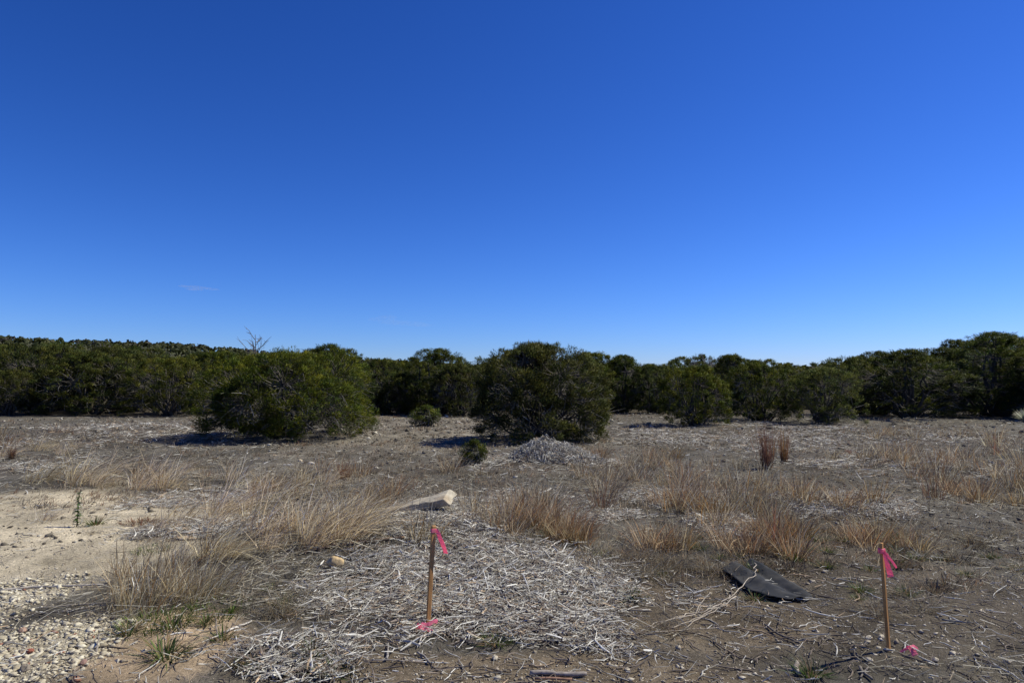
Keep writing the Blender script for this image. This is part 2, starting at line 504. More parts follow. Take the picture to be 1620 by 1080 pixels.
def plant_tree(meshes, x, y, w, h, W, H, rz, label, cat='tree', group=None, name='juniper_tree', z=None):
    zz = float(ground_z(x, y)) if z is None else z
    o = thing(name, (x, y, zz - .03), label, cat, group, rz, (w / W, w / W, h / H))
    t = link('trunk', meshes[0], o); tw = link('twigs', meshes[1], t); tw['kind'] = 'stuff'; link('crown', meshes[2], o)
    return o

PROTO = {}
PROTO['a'] = (juniper_meshes('juniper_dome', 11, 4.6, 2.65, 1050, 80, .064, 1300, .08, 26), 4.6, 2.65)
PROTO['b'] = (juniper_meshes('juniper_loose', 23, 3.5, 2.6, 900, 80, .064, 1000, .10, 24, bare=.08), 3.5, 2.6)
for i, (sd, W, H, sk, nl, hue, gr) in enumerate(((31, 3.4, 2.9, .24, 15, .0, 1), (47, 3.8, 3.0, .22, 16, -.1, .9), (59, 3.3, 3.4, .3, 15, -.15, .8),
                                         (61, 4.4, 3.4, .25, 18, .1, 1), (73, 3.6, 4.2, .34, 18, -.2, .72))):
    PROTO['m%d' % i] = (juniper_meshes('juniper_mid', sd, W, H, 420, 54, .095, 420, sk * .45, nl + 4, hue, gr), W, H)
for i, (sd, W, H, hue, gr) in enumerate(((81, 3.6, 4.0, -.1, .85), (83, 4.2, 4.0, .05, .95), (87, 3.4, 4.6, -.2, .75))):
    PROTO['f%d' % i] = (juniper_meshes('juniper_far', sd, W, H, 220, 30, .15, 60, .12, 16, hue, gr), W, H)

rngT = np.random.default_rng(4)
FRONT = [  # u, foot row, top row, width px, prototype, label
    (455, 690, 556, 240, 'a', 'broad yellow-green dome of juniper beside the bare sandy path'),
    (852, 697, 543, 198, 'b', 'loose juniper showing grey twigs, right behind the grey brush heap'),
    (1098, 672, 578, 104, 'm0', 'small round juniper on a visible fan of dark stems'),
    (1205, 665, 574, 108, 'm1', 'dark juniper just behind the two tall rust grass clumps'),
    (1303, 669, 581, 114, 'm3', 'bright yellow-green low juniper with dark forked stems at its foot'),
    (1440, 660, 551, 170, 'm4', 'wide dark juniper growing beside the tallest juniper'),
    (1578, 657, 524, 175, 'm4', 'tallest dark juniper at the end of the tree line, behind the yucca'),
    (1680, 660, 530, 160, 'm2', 'dark juniper next to the tallest juniper, past the yucca'),
    (268, 657, 565, 132, 'm3', 'green juniper with a dark shadow on the grey litter beside the broad dome juniper'),
    (150, 655, 556, 150, 'm0', 'juniper with many long bare silver branches in its lower half'),
    (12, 656, 584, 92, 'm3', 'low bright juniper at the edge of the grey litter, left of the silver-branched one'),
    (520, 660, 543, 130, 'm4', 'tall dark juniper rising behind the shoulder of the broad dome juniper'),
    (598, 655, 566, 88, 'm2', 'grey-twigged narrow juniper between the path and the tall dark one'),
    (693, 653, 550, 128, 'm4', 'dark round-topped juniper at the head of the bare sandy path'),
    (640, 655, 590, 72, 'm1', 'small shaded juniper at the head of the sandy path'),
    (932, 651, 556, 105, 'm2', 'dark juniper half hidden by the shoulder of the loose one'),
    (985, 652, 560, 90, 'm4', 'tall dark juniper with bare stems in the gap past the loose one'),
    (1035, 654, 576, 66, 'm1', 'narrow shaded juniper next to the small stem-fan one'),
    (1152, 653, 560, 92, 'm2', 'dark juniper between the small stem-fan one and the red grass'),
    (1350, 656, 564, 92, 'm1', 'shaded juniper tucked behind the bright low one'),
    (1392, 655, 554, 96, 'm4', 'tall dark juniper in the row between the bright low one and the wide one'),
    (205, 651, 552, 110, 'm4', 'dark juniper rising behind the silver-branched one'),
    (70, 652, 545, 130, 'm1', 'broad dark juniper between the low bright one and the silver-branched one'),
    (335, 653, 556, 100, 'm2', 'dark juniper behind the shaded side of the broad dome juniper'),
    (728, 657, 575, 90, 'm0', 'green juniper just beyond the loose grey-twigged one'),
]
for (u, vb, vt, wp, pk, lab) in FRONT:
    x, y, z = gp(u, vb); me, W, H = PROTO[pk]
    plant_tree(me, x, y, wp / F * y * 1.02, up_h(u, vb, vt), W, H, rngT.uniform(0, 6.28), lab, 'tree', 'junipers along the front of the wood')

# small young junipers out on the open ground
SM = (juniper_meshes('juniper_young', 97, .62, .56, 150, 26, .035, 120, .25, 9), .62, .56)
for (u, vb, vt, wp, lab) in ((750, 733, 693, 42, 'small round young juniper bush alone in front of the shade'),
                             (674, 673, 640, 46, 'small young juniper bush on the bare sandy path')):
    x, y, z = gp(u, vb)
    plant_tree(SM[0], x, y, wp / F * y, up_h(u, vb, vt), SM[1], SM[2], rngT.uniform(0, 6), lab, 'bush', 'young junipers on open ground', 'juniper_bush')

# second and third rows: heights follow the skyline of the wood
SKY = np.array([(-400, 545), (0, 541), (60, 540), (130, 536), (200, 545), (260, 550), (330, 553), (400, 558), (470, 552), (500, 545), (560, 550), (590, 563),
                (630, 564), (690, 553), (740, 563), (755, 570), (775, 562), (800, 545), (840, 552), (900, 559), (940, 562), (985, 561), (1012, 573),
                (1050, 563), (1070, 555), (1160, 559), (1200, 567), (1280, 567), (1330, 563), (1370, 558), (1410, 553), (1480, 555), (1495, 540), (1530, 531), (1570, 528), (1620, 530), (2050, 535)])
def behind(u):
    t = min(FRONT, key=lambda f: abs(f[0] - u))[5].split(',')[0]
    for w in (' beside', ' with', ' at ', ' just', ' on ', ' growing', ' rising', ' next', ' between', ' showing', ' right', ' half', ' in the', ' tucked', ' behind'):
        t = t.split(w)[0]
    return t
def row(y0, y1, du, keys, drop, label, group):
    u = -250.0
    while u < 1900:
        uu = u + rngT.uniform(-.3, .3) * du; y = rngT.uniform(y0, y1)
        x = (uu - 810) / F * y
        vt = np.interp(uu, SKY[:, 0], SKY[:, 1]) + rngT.uniform(*drop)
        d = pix_dir(uu, vt); zt = EYE + d[2] / d[1] * y; z = float(ground_z(x, y)); h = zt - z
        me, W, H = PROTO[keys[rngT.integers(len(keys))]]
        plant_tree(me, x, y, h * rngT.uniform(.85, 1.25), h, W, H, rngT.uniform(0, 6.28), label + ' the ' + behind(uu), 'tree', group)
        u += du * rngT.uniform(.8, 1.2)
row(39.5, 45, 36, ['m1', 'm2', 'm4', 'm2'], (2, 38), 'shaded second-row juniper behind', 'second-row junipers')
row(40, 43.5, 31, ['f0', 'f1', 'f2'], (36, 62), 'low shaded juniper filling the foot of the wood behind', 'low shaded junipers')
row(47, 58, 42, ['f0', 'f1', 'f2'], (0, 14), 'juniper deep in the wood beyond', 'junipers deep in the wood')
row(62, 85, 48, ['f0', 'f1', 'f2'], (0, 12), 'far skyline juniper well beyond', 'far junipers on the skyline')

# far woodland that reads as one mass, up over the hill
def far_wood():
    rng = np.random.default_rng(8); bag = Bag()
    n = 7500
    a = np.radians(rng.uniform(-50, 48, n)); d = 95 * (900 / 95.) ** rng.uniform(0, 1, n)
    x = d * np.sin(a); y = d * np.cos(a); z = ground_z(x, y)
    h = rng.uniform(2.6, 4.4, n) * (1 + .25 * vnoise(x, y, .03, 61)); w = rng.uniform(2.0, 3.8, n)
    m = 22
    dirs = norm(rng.standard_normal((n, m, 3))); dirs[..., 2] = np.abs(dirs[..., 2]) * 1.0
    P = np.stack([x, y, z + h * .35], -1)[:, None] + dirs * np.stack([w, w, h * .62], -1)[:, None] * rng.uniform(.55, .92, (n, m, 1))
    P = P.reshape(-1, 3); N = len(P); dd = norm(dirs.reshape(-1, 3) + rng.normal(0, .5, (N, 3)))
    sd = norm(np.cross(dd, rng.standard_normal((N, 3)))); up = np.cross(sd, dd)
    L = np.repeat(np.clip(d / 170, 1.1, 2.6), m) * rng.uniform(.35, .75, N)
    V = np.stack([P - sd * L[:, None] * .6, P + up * L[:, None] * .7 - dd * .1, P + sd * L[:, None] * .6, P - up * L[:, None] * .6], 1).reshape(-1, 3)
    t = np.repeat(rng.uniform(0, 1, n), m)[:, None]
    g = np.repeat((rng.random(n) < .18).astype(float), m)[:, None]
    c = (np.array([.045, .062, .018]) * (1 - t) + np.array([.085, .09, .03]) * t) * (1 - g) + np.array([.085, .08, .068]) * g
    bag.add(V, np.arange(N * 4).reshape(N, 4), C=np.repeat(c * .62 * rng.uniform(.8, 1.2, (N, 1)), 4, 0))
    fm = bag.mesh('far_woodland', M_LEAF, True)
    fm.normals_split_custom_set_from_vertices(np.repeat(norm(dirs.reshape(-1, 3) * .6 + np.array([.1, -.3, .6]) + rng.normal(0, .25, (N, 3))), 4, 0).astype(np.float32))
    o = link('far_woodland', fm); tag(o, 'far-off juniper wood covering the hill', 'woodland', kind='stuff')
far_wood()

def bare_tree(name, seed, h, spread, levels=5):
    """leafless tree: trunk, then limbs by repeated forking"""
    rng = np.random.default_rng(seed)
    trunk, limbs = Bag(), Bag()
    def grow(p, d, ln, r, lv, bag):
        K = 5; pts = [p]; q = p.copy(); dd = d.copy()
        for _ in range(K - 1):
            dd = norm(dd + rng.normal(0, .13, 3) + np.array([0, 0, .04])); q = q + dd * ln / (K - 1); pts.append(q)
        P = np.array(pts)[None]
        tubes(bag, P, np.linspace(r, r * .6, K)[None], np.array([[.20, .18, .165]]), 5 if lv > 2 else 3)
        if lv == 0: return
        for k in range(3 if lv > 2 else 2 + (rng.random() < .5)):
            i = K - 1 if k == 0 else rng.integers(3, K)
            nd = norm(dd + rng.normal(0, spread, 3)); nd[2] = max(nd[2], -.05)
            grow(P[0, i], norm(nd), ln * (rng.uniform(.38, .5) if lv == levels else rng.uniform(.55, .8)), max(r * .6, .014), lv - 1, limbs)
    grow(np.array([0, 0, -.1]), np.array([.03, 0, 1.]), h * .62, h * .016, levels, trunk)
    return trunk.mesh(name + '_trunk', M_BARK, True), limbs.mesh(name + '_limbs', M_BARK)
def plant_bare(u, y, vt, seed, spread, label, levels=5):
    x = (u - 810) / F * y; d = pix_dir(u, vt); z = float(ground_z(x, y)); h = EYE + d[2] / d[1] * y - z
    t, l = bare_tree('bare_tree', seed, h, spread, levels)
    zs = max(v.co.z for v in l.vertices)
    o = thing('bare_tree', (x, y, z - .03), label, 'tree', 'leafless trees standing in the juniper wood', 0, (h / zs,) * 3)
    link('trunk', t, o); link('branches', l, o)
def fan_tree(u, y, vt, label):
    rng = np.random.default_rng(31); x = (u - 810) / F * y; d = pix_dir(u, vt); z = float(ground_z(x, y)); h = EYE + d[2] / d[1] * y - z
    o = thing('bare_tree', (x, y, z - .03), label, 'tree', 'leafless trees standing in the juniper wood')
    t = np.linspace(0, 1, 9); S = np.stack([.10 * np.sin(t * 3), .05 * t, h * t - .05], 1)
    b = Bag(); tubes(b, S[None], (.075 * (1 - t) + .014)[None], np.array([[.16, .145, .13]]), 6); tr = link('trunk', b.mesh('bare_trunk', M_BARK, True), o)
    b = Bag()
    for k in range(13):
        f = .52 + .44 * k / 13; p = np.array([np.interp(f, t, S[:, i]) for i in range(3)]); a = k * 2.4 + rng.uniform(-.4, .4)
        L = h * (.42 * (1 - f) + .10) * rng.uniform(.8, 1.2); e = math.radians(rng.uniform(18, 50)); dr = np.array([math.cos(a) * math.cos(e), math.sin(a) * math.cos(e) * .8, math.sin(e)])
        q = np.linspace(0, 1, 6)[:, None]; P = p + dr * L * q + np.array([0, 0, .18 * L]) * q ** 2 + np.cumsum(rng.normal(0, .02, (6, 3)), 0) * (q > 0)
        tubes(b, P[None], np.linspace(.026, .012, 6)[None], np.array([[.17, .15, .135]]), 4)
        for j in range(6):
            g = P[rng.integers(2, 6)]; dd = norm(dr + rng.normal(0, .55, 3) + np.array([0, 0, .25])); l2 = L * rng.uniform(.25, .5)
            qq = np.linspace(0, 1, 4)[:, None]; tubes(b, (g + dd * l2 * qq + np.cumsum(rng.normal(0, .015, (4, 3)), 0) * (qq > 0))[None], np.linspace(.013, .007, 4)[None], np.array([[.17, .15, .135]]), 3)
    link('branches', b.mesh('bare_branches', M_BARK), tr)
fan_tree(402, 43, 527, 'leafless grey tree standing clear above the junipers')
plant_bare(205, 37.5, 562, 41, .55, 'grey leafless thicket tree beside the silver-branched juniper')
plant_bare(603, 38.5, 580, 43, .55, 'grey leafless small tree at the head of the sandy path')
plant_bare(1010, 39, 572, 45, .55, 'grey leafless tree in the gap beside the small stem-fan juniper')
plant_bare(1120, 46, 556, 9, .6, 'dead grey tree with a tangled bare top among the dark junipers')
plant_bare(1150, 43, 560, 12, .6, 'thin leafless tree beside the tangled dead one')
plant_bare(210, 48, 541, 14, .6, 'flat-topped bare tree peeping over the crest of junipers')

# ------------------------------------------------------------------ shredded wood litter, pebbles, twigs (uncountable)
def lay_strips(bag, x, y, ln, wd, col, rng, lift=.012, az=None, tilt=.12, K=3):
    n = len(x)
    az = rng.uniform(0, 6.28, n) if az is None else az
    t = np.linspace(-.5, .5, K)[None]
    cur = rng.normal(0, .12, n)
    px = x[:, None] + np.cos(az)[:, None] * t * ln[:, None] - np.sin(az)[:, None] * cur[:, None] * ln[:, None] * (t * 2) ** 2
    py = y[:, None] + np.sin(az)[:, None] * t * ln[:, None] + np.cos(az)[:, None] * cur[:, None] * ln[:, None] * (t * 2) ** 2
    pz = ground_z(px, py) + (lift * rng.uniform(.1, 1, n) ** 1)[:, None] + (rng.normal(0, tilt, n) * ln)[:, None] * t
    pz = np.maximum(pz, ground_z(px, py) + .003)
    P = np.stack([px, py, pz], -1)
    sd = np.stack([-np.sin(az), np.cos(az), rng.normal(0, .55, n)], -1); sd = norm(sd)
    W = wd[:, None] * np.array([.55, 1, .45])[None] if K == 3 else np.repeat(wd[:, None], K, 1)
    W = W * rng.uniform(.7, 1.2, W.shape)
    # shallow roof section so that every shred has thickness
    V = np.stack([P - sd[:, None] * W[..., None] - np.array([0, 0, .002]), P + np.array([0, 0, 1.]) * W[..., None] * .55, P + sd[:, None] * W[..., None] - np.array([0, 0, .002])], 2)
    i = (np.arange(n)[:, None] * K + np.arange(K - 1)[None]).ravel() * 3
    Q = np.concatenate([np.stack([i, i + 1, i + 4, i + 3], 1), np.stack([i + 1, i + 2, i + 5, i + 4], 1)])
    bag.add(V.reshape(-1, 3), Q, C=np.repeat(col, K * 3, 0))

def wood_tints(n, rng, dark=.25):
    t = rng.uniform(0, 1, n)[:, None]
    c = np.array([.18, .168, .155]) * (1 - t) + np.array([.68, .665, .635]) * t ** 1.3
    d = (rng.random(n) < dark)[:, None]
    c = np.where(d, np.array([.14, .115, .10]) * rng.uniform(.6, 1.5, (n, 1)), c)
    w = (rng.random(n) < .07)[:, None]
    return np.where(w, np.array([.40, .30, .21]) * rng.uniform(.7, 1.2, (n, 1)), c)

def make_mulch():
    rng = np.random.default_rng(3); bag = Bag()
    x, y = scatter(560000, rng, 3.4, 11, 1.0, 42)
    k = rng.random(len(x)) < blob(x, y, Z_MULCH, 5) ** 1.5 * (.45 + .55 * sstep(-.3, .2, fbm(x, y, 3.2, 47, 3))) + .006
    x, y = x[k], y[k]; n = len(x)
    print('mulch near', n)
    big = rng.random(n) < .30 * blob(x, y, Z_MULCH, 5) + .04
    ln = np.where(big, rng.gamma(3.5, .03, n) + .04, rng.gamma(2.4, .02, n) + .018); wd = np.where(big, rng.uniform(.0025, .008, n), rng.uniform(.0012, .0034, n))
    q = ln < .055
    c = wood_tints(n, rng, .36)
    lay_strips(bag, x[q], y[q], ln[q], wd[q], c[q], rng, .06, tilt=.28, K=2)
    q = ~q
    lay_strips(bag, x[q], y[q], ln[q], wd[q], c[q], rng, .06, tilt=.24)
    o = link('wood_mulch', bag.mesh('wood_mulch', M_WOOD)); tag(o, 'weathered grey shredded juniper wood strewn over the ground', 'mulch', kind='stuff')
    bag = Bag()
    x, y = scatter(200000, rng, 10.5, 38, .9, 43)
    k = rng.random(len(x)) < blob(x, y, Z_MULCH, 5, f=.5) ** 1.2 * (.15 + .85 * sstep(-.25, .3, fbm(x, y, .55, 44, 3))) + .02
    x, y = x[k], y[k]; n = len(x)
    print('mulch far', n)
    s = np.hypot(x, y) / 12
    ln = (rng.gamma(3, .032, n) + .04) * s ** .25; wd = rng.uniform(.003, .008, n) * s ** .8
    lay_strips(bag, x, y, ln, wd, wood_tints(n, rng, .36), rng, .05, tilt=.2)
    o = link('wood_litter', bag.mesh('wood_litter', M_WOOD)); tag(o, 'pale grey wood litter spread across the clearing', 'litter', kind='stuff')
make_mulch()

def make_thatch():
    '''flattened dead straw and stems between the clumps'''
    rng = np.random.default_rng(33); bag = Bag()
    x, y = scatter(75000, rng, 4.6, 36, 1.0, 42)
    bare = np.maximum(np.maximum(blob(x, y, Z_PALE[:3], 2), blob(x, y, Z_PINK, 3)), blob(x, y, Z_GRAVEL, 4))
    k = rng.random(len(x)) < (.75 - .72 * bare) * (.12 + .88 * sstep(-.1, .3, fbm(x, y, 1.1, 66, 3))) * (1 - .93 * blob(x, y, Z_BROWN, 1)) * (1 - .7 * blob(x, y, [(640, 690, 170, 45, 1)], 3))
    x, y = x[k], y[k]; n = len(x); print('thatch', n)
    sc_ = np.maximum(1, np.hypot(x, y) / 8)
    pal = np.array(((.30, .25, .18), (.44, .40, .33), (.18, .14, .10), (.10, .085, .07), (.22, .195, .165), (.48, .455, .41)))
    c = pal[rng.integers(0, len(pal), n)] * rng.uniform(.7, 1.25, (n, 1))
    lay_strips(bag, x, y, rng.gamma(3, .028, n) * sc_ ** .25 + .03, rng.uniform(.0012, .0030, n) * sc_ ** .7, c, rng, .07, tilt=.3, K=2)
    o = link('dead_thatch', bag.mesh('dead_thatch', M_GRASS)); tag(o, 'flattened dead straw lying between the grass clumps', 'straw', kind='stuff')
make_thatch()

def make_pebbles():
    rng = np.random.default_rng(6)
    # crushed stone
    bag = Bag()
    x, y = scatter(150000, rng, 3.3, 7.5, 1.0, 43)
    k = rng.random(len(x)) < blob(x, y, Z_GRAVEL, 4, rough=.3) ** 1.2
    x, y = x[k], y[k]; n = len(x); print('gravel', n)
    sz = np.clip(rng.lognormal(math.log(.0064), .68, n), .0025, .028)
    t = rng.uniform(0, 1, n)[:, None]
    c = np.array([.32, .275, .20]) * (1 - t) + np.array([.60, .555, .45]) * t
    r = (rng.random(n) < .015)[:, None]; c = np.where(r, np.array([.28, .14, .10]), c)
    d = (rng.random(n) < .04)[:, None]; c = np.where(d, np.array([.18, .16, .145]), c)
    pebbles(bag, np.stack([x, y, ground_z(x, y) + sz * .3], 1), sz, c, rng, flat=.5, jit=.34)
    o = link('crushed_gravel', bag.mesh('crushed_gravel', M_STONE)); tag(o, 'pale crushed limestone gravel heaped at the edge', 'gravel', kind='stuff')
    # grit over the bare soil
    bag = Bag()
    x, y = scatter(80000, rng, 3.3, 12, 1.25, 41)
    p = .8 * blob(x, y, Z_BROWN, 1) + .9 * blob(x, y, Z_PALE, 2) + .25 * blob(x, y, Z_PINK, 3) + .08
    p *= 1 - .8 * blob(x, y, Z_GRAVEL, 4)
    k = rng.random(len(x)) < p * .75
    x, y = x[k], y[k]; n = len(x); print('grit', n)
    sz = np.clip(rng.lognormal(math.log(.0048), .62, n), .0025, .026)
    t = rng.uniform(0, 1, n)[:, None]
    c = np.array([.24, .20, .155]) * (1 - t) + np.array([.50, .455, .385]) * t
    pebbles(bag, np.stack([x, y, ground_z(x, y) + sz * .12], 1), sz, c, rng, flat=.55, jit=.25, base=OCT)
    o = link('stone_grit', bag.mesh('stone_grit', M_STONE)); tag(o, 'small pale stones scattered over the bare soil', 'pebbles', kind='stuff')
make_pebbles()

def make_clods():
    '''crumbly clods and stones over the open clearing'''
    rng = np.random.default_rng(16); bag = Bag()
    x, y = scatter(22000, rng, 8.5, 36, .75, 41)
    k = rng.random(len(x)) < .15 + .6 * sstep(-.1, .35, fbm(x, y, .6, 71, 3)) + .5 * blob(x, y, [(640, 690, 190, 50, 1)], 2)
    x, y = x[k], y[k]; n = len(x); print('clods', n)
    sz = np.clip(rng.lognormal(math.log(.02), .5, n), .008, .075) * np.clip(y / 16, .7, 1.5)
    t = rng.uniform(0, 1, n)[:, None]
    c = np.array([.07, .06, .05]) * (1 - t) + np.array([.17, .15, .12]) * t
    w = (rng.random(n) < .14)[:, None]; c = np.where(w, np.array([.45, .42, .36]) * rng.uniform(.7, 1.2, (n, 1)), c)
    pebbles(bag, np.stack([x, y, ground_z(x, y) + sz * .15], 1), sz, c, rng, flat=.7, jit=.3)
    o = link('soil_clods', bag.mesh('soil_clods', M_STONE)); tag(o, 'dark clods and stones strewn over the clearing', 'clods', kind='stuff')
make_clods()

def make_twig_litter():
    rng = np.random.default_rng(12); bag = Bag()
    x, y = scatter(4200, rng, 3.4, 12, 1.1, 44); n = len(x)
    k = rng.random(n) < .35 + .65 * np.maximum(blob(x, y, Z_MULCH, 5), .6 * blob(x, y, Z_BROWN, 1))
    k &= rng.random(n) > .75 * np.maximum(blob(x, y, Z_PALE, 2), blob(x, y, Z_GRAVEL, 4))
    x, y = x[k], y[k]; n = len(x)
    ln = rng.gamma(3, .04, n) + .05; az = rng.uniform(0, 6.28, n)
    K = 5; t = np.linspace(-.5, .5, K)[None]
    w = rng.normal(0, .05, (n, K)) * ln[:, None]
    px = x[:, None] + np.cos(az)[:, None] * t * ln[:, None] - np.sin(az)[:, None] * w
    py = y[:, None] + np.sin(az)[:, None] * t * ln[:, None] + np.cos(az)[:, None] * w
    r = rng.uniform(.002, .0055, n)
    pz = np.maximum(ground_z(px, py) + .02 * rng.random((n, 1)) + (rng.normal(0, .12, n) * ln)[:, None] * t, ground_z(px, py) + .002) + r[:, None]
    tubes(bag, np.stack([px, py, pz], -1), r[:, None] * np.array([.6, 1, 1, .9, .4])[None], wood_tints(n, rng, .65), 4)
    o = link('twig_litter', bag.mesh('twig_litter', M_WOOD)); tag(o, 'thin dark twigs fallen over soil and mulch', 'twigs', kind='stuff')
make_twig_litter()

# ------------------------------------------------------------------ grasses
STRAW = ((.70, .57, .37), (.88, .78, .58), (.46, .35, .21))
RUST = ((.34, .18, .07), (.44, .25, .10), (.24, .14, .07))
GREY = ((.25, .22, .17), (.42, .38, .30), (.16, .135, .105))
BROWN = ((.30, .205, .11), (.50, .39, .24), (.19, .125, .07))
RED = ((.24, .10, .06), (.29, .14, .085), (.19, .10, .07))
GREEN = ((.07, .115, .022), (.10, .15, .03), (.055, .095, .03))

def grass_mesh(name, seed, n, h, r, lean, out, pal, wid=.0022, droop=.35, base=None, mat=None, K=5, hvar=.35):
    """one bunch of blades: h tall, r base radius, lean (dx, dy) by the wind, out = how far it fans"""
    rng = np.random.default_rng(seed); bag = Bag()
    a = rng.uniform(0, 6.28, n); q = np.sqrt(rng.uniform(0, 1, n))
    B = np.stack([np.cos(a) * q * r, np.sin(a) * q * r, np.full(n, -.015)], 1)
    H = h * rng.uniform(1 - hvar, 1.05, n) * np.where(rng.random(n) < .4, rng.uniform(.3, .8, n), 1)
    d = np.stack([np.cos(a) * q * out + lean[0] * rng.uniform(.3, 1.3, n), np.sin(a) * q * out + lean[1] * rng.uniform(.3, 1.3, n), np.ones(n)], 1)
    d[:, :2] += rng.normal(0, .2, (n, 2)); d = norm(d)
    t = np.linspace(0, 1, K)[None, :, None]
    bd = np.stack([d[:, 0] + lean[0] * .6, d[:, 1] + lean[1] * .6, np.zeros(n)], 1) + rng.normal(0, .12, (n, 3)); bd[:, 2] = -np.abs(rng.normal(0, .5, n)) * np.hypot(bd[:, 0], bd[:, 1]) - .02
    P = B[:, None] + d[:, None] * H[:, None, None] * t + bd[:, None] * H[:, None, None] * droop * rng.uniform(.2, 1.6, (n, 1, 1)) * t ** 2.4
    P[..., 2] = np.maximum(P[..., 2], -.015)
    wb = rng.random(n) < .28
    W = wid * np.where(wb, rng.uniform(1.1, 1.6, n), rng.uniform(.5, 1.1, n))[:, None] * np.interp(np.linspace(0, 1, K), [0, .25, .7, 1], [1, 1.1, .8, .25])[None]
    sd = norm(np.stack([np.cos(a + 1.57 + rng.normal(0, .8, n)), np.sin(a + 1.57 + rng.normal(0, .8, n)), rng.normal(0, .2, n)], 1))
    pal = np.array(pal); c = pal[rng.integers(0, len(pal), n)] * rng.uniform(.55, 1.25, (n, 1)) * np.where(wb, 1.2, .95)[:, None]
    Ck = np.repeat(c[:, None], K, 1)
    if base is not None:
        w = np.clip(1 - np.linspace(0, 1, K) * 2.6, 0, 1)[None, :, None] * .85
        Ck = Ck * (1 - w) + np.array(base) * w
    ribbons(bag, P, W, sd, Ck)
    return bag.mesh(name, mat or M_GRASS)

def forb_mesh(name, seed, n, h, r, pal, wid=.0014):
    """low rounded tangle of fine dead stems"""
    rng = np.random.default_rng(seed); bag = Bag()
    m = n; q = max(12, n // 7)
    d = norm(np.stack([rng.normal(0, 1, q), rng.normal(0, 1, q), np.abs(rng.normal(.6, .45, q))], 1)) * np.array([r, r, h])
    o = np.stack([rng.normal(0, r * .06, q), rng.normal(0, r * .06, q), np.full(q, -.01)], 1)
    t = np.linspace(0, 1, 4)[None, :, None]
    A = o[:, None] + d[:, None] * rng.uniform(.6, 1.1, (q, 1, 1)) * t + rng.normal(0, .12, (q, 1, 3)) * h * t ** 2
    k = rng.integers(0, q, m - q); j = rng.integers(0, 3, m - q); g = rng.uniform(0, 1, (m - q, 1))
    st = A[k, j] * (1 - g) + A[k, j + 1] * g
    d2 = norm(d[k] + rng.normal(0, .75, (m - q, 3)) * r)
    Bp = st[:, None] + d2[:, None] * np.array([r, r, h]) * rng.uniform(.25, .6, (m - q, 1, 1)) * t + rng.normal(0, .10, (m - q, 1, 3)) * h * t ** 2
    P = np.concatenate([A, Bp])
    P[..., 2] = np.maximum(P[..., 2], -.01)
    W = wid * rng.uniform(.6, 1.5, m)[:, None] * np.array([1, .9, .7, .35])[None]
    pal = np.array(pal); c = pal[rng.integers(0, len(pal), m)] * rng.uniform(.6, 1.3, (m, 1))
    ribbons(bag, P, W, norm(rng.standard_normal((m, 3))), c)
    return bag.mesh(name, M_GRASS)

WIND = (.42, -.05)
G = {}
for i in range(4):
    G['straw%d' % i] = grass_mesh('straw_grass', 200 + i, 105, .56, .17, (WIND[0] * (1 + .5 * i / 3), WIND[1] + .1 * (i - 1.5)), .35, STRAW + STRAW[:2] + BROWN[:1], .0033, .85, K=7)
    G['rust%d' % i] = grass_mesh('rust_grass', 210 + i, 110, .36, .12, (.10, .03 * (i - 1.5)), .55, RUST + BROWN + BROWN + STRAW[:1], .0027, .55, K=6)
    G['brown%d' % i] = grass_mesh('brown_grass', 220 + i, 95, .44, .16, (.16, .05 * (i - 1.5)), .45, BROWN + GREY + STRAW[:2] + RUST[:1], .0027, .6, K=6)
    G['forb%d' % i] = forb_mesh('grey_forb', 230 + i, 330, .20, .25, GREY + BROWN[:1], .0016)
    G['low%d' % i] = grass_mesh('low_grass', 240 + i, 90, .13, .10, (.08, 0), 1.0, BROWN[2:] + GREY[2:] + ((.09, .075, .06), (.13, .11, .085)), .0030, .6, base=(.09, .10, .04) if i % 2 else None)
    G['green%d' % i] = grass_mesh('green_tuft', 250 + i, 150, .14, .055, (.05, 0), 1.1, GREEN + BROWN[:1], .0034, .6, mat=M_GREEN)
G['red0'] = grass_mesh('bluestem', 260, 190, .62, .11, (.03, 0), .16, RED + RUST[:1], .0035, .06, base=(.12, .075, .055))
G['red1'] = grass_mesh('bluestem', 261, 160, .62, .10, (.05, 0), .18, RED + RUST[:1], .0035, .07, base=(.13, .08, .06))

MARKS = [(680, 985, 'near the stake in the mulch'), (1406, 1020, 'near the stake on bare soil'), (1215, 925, 'near the black mat'), (670, 806, 'near the limestone slab'),
         (872, 727, 'near the grey brush heap'), (1345, 800, 'near the patch of white shredded wood'), (1226, 736, 'near the two tall red grass clumps'), (750, 733, 'near the lone young juniper'),
         (674, 673, 'near the young juniper on the path'), (121, 833, 'near the tall green weed'), (455, 690, 'near the broad dome juniper'), (1300, 669, 'near the bright low juniper'),
         (1622, 668, 'near the yucca'), (222, 823, 'near the low reddish grassy mound'), (240, 955, 'near the gravel edge'), (530, 900, 'near the tan rock'), (1065, 862, 'midway from mat to brush heap'),
         (150, 655, 'near the silver-branched juniper'), (1098, 672, 'near the small stem-fan juniper'), (1440, 660, 'near the wide dark juniper'), (367, 803, 'near the small whitish stone')]
MARK_XY = np.array([gp(u, v)[:2] for u, v, _ in MARKS])
def near_mark(x, y):
    return MARKS[int(np.argmin(np.hypot(MARK_XY[:, 0] - x, MARK_XY[:, 1] - y)))][2]
rngG = np.random.default_rng(77)
def tuft(key, x, y, s, label, group, name='grass_clump', cat='grass', rz=None, sz=None):
    me = G[key]
    o = link(name, me)
    o.location = (x, y, float(ground_z(x, y)) - .01)
    o.rotation_euler = (0, 0, rngG.uniform(-.5, .5) if rz is None else rz)
    o.scale = (s, s, s if sz is None else sz)
    return tag(o, label, cat, group)

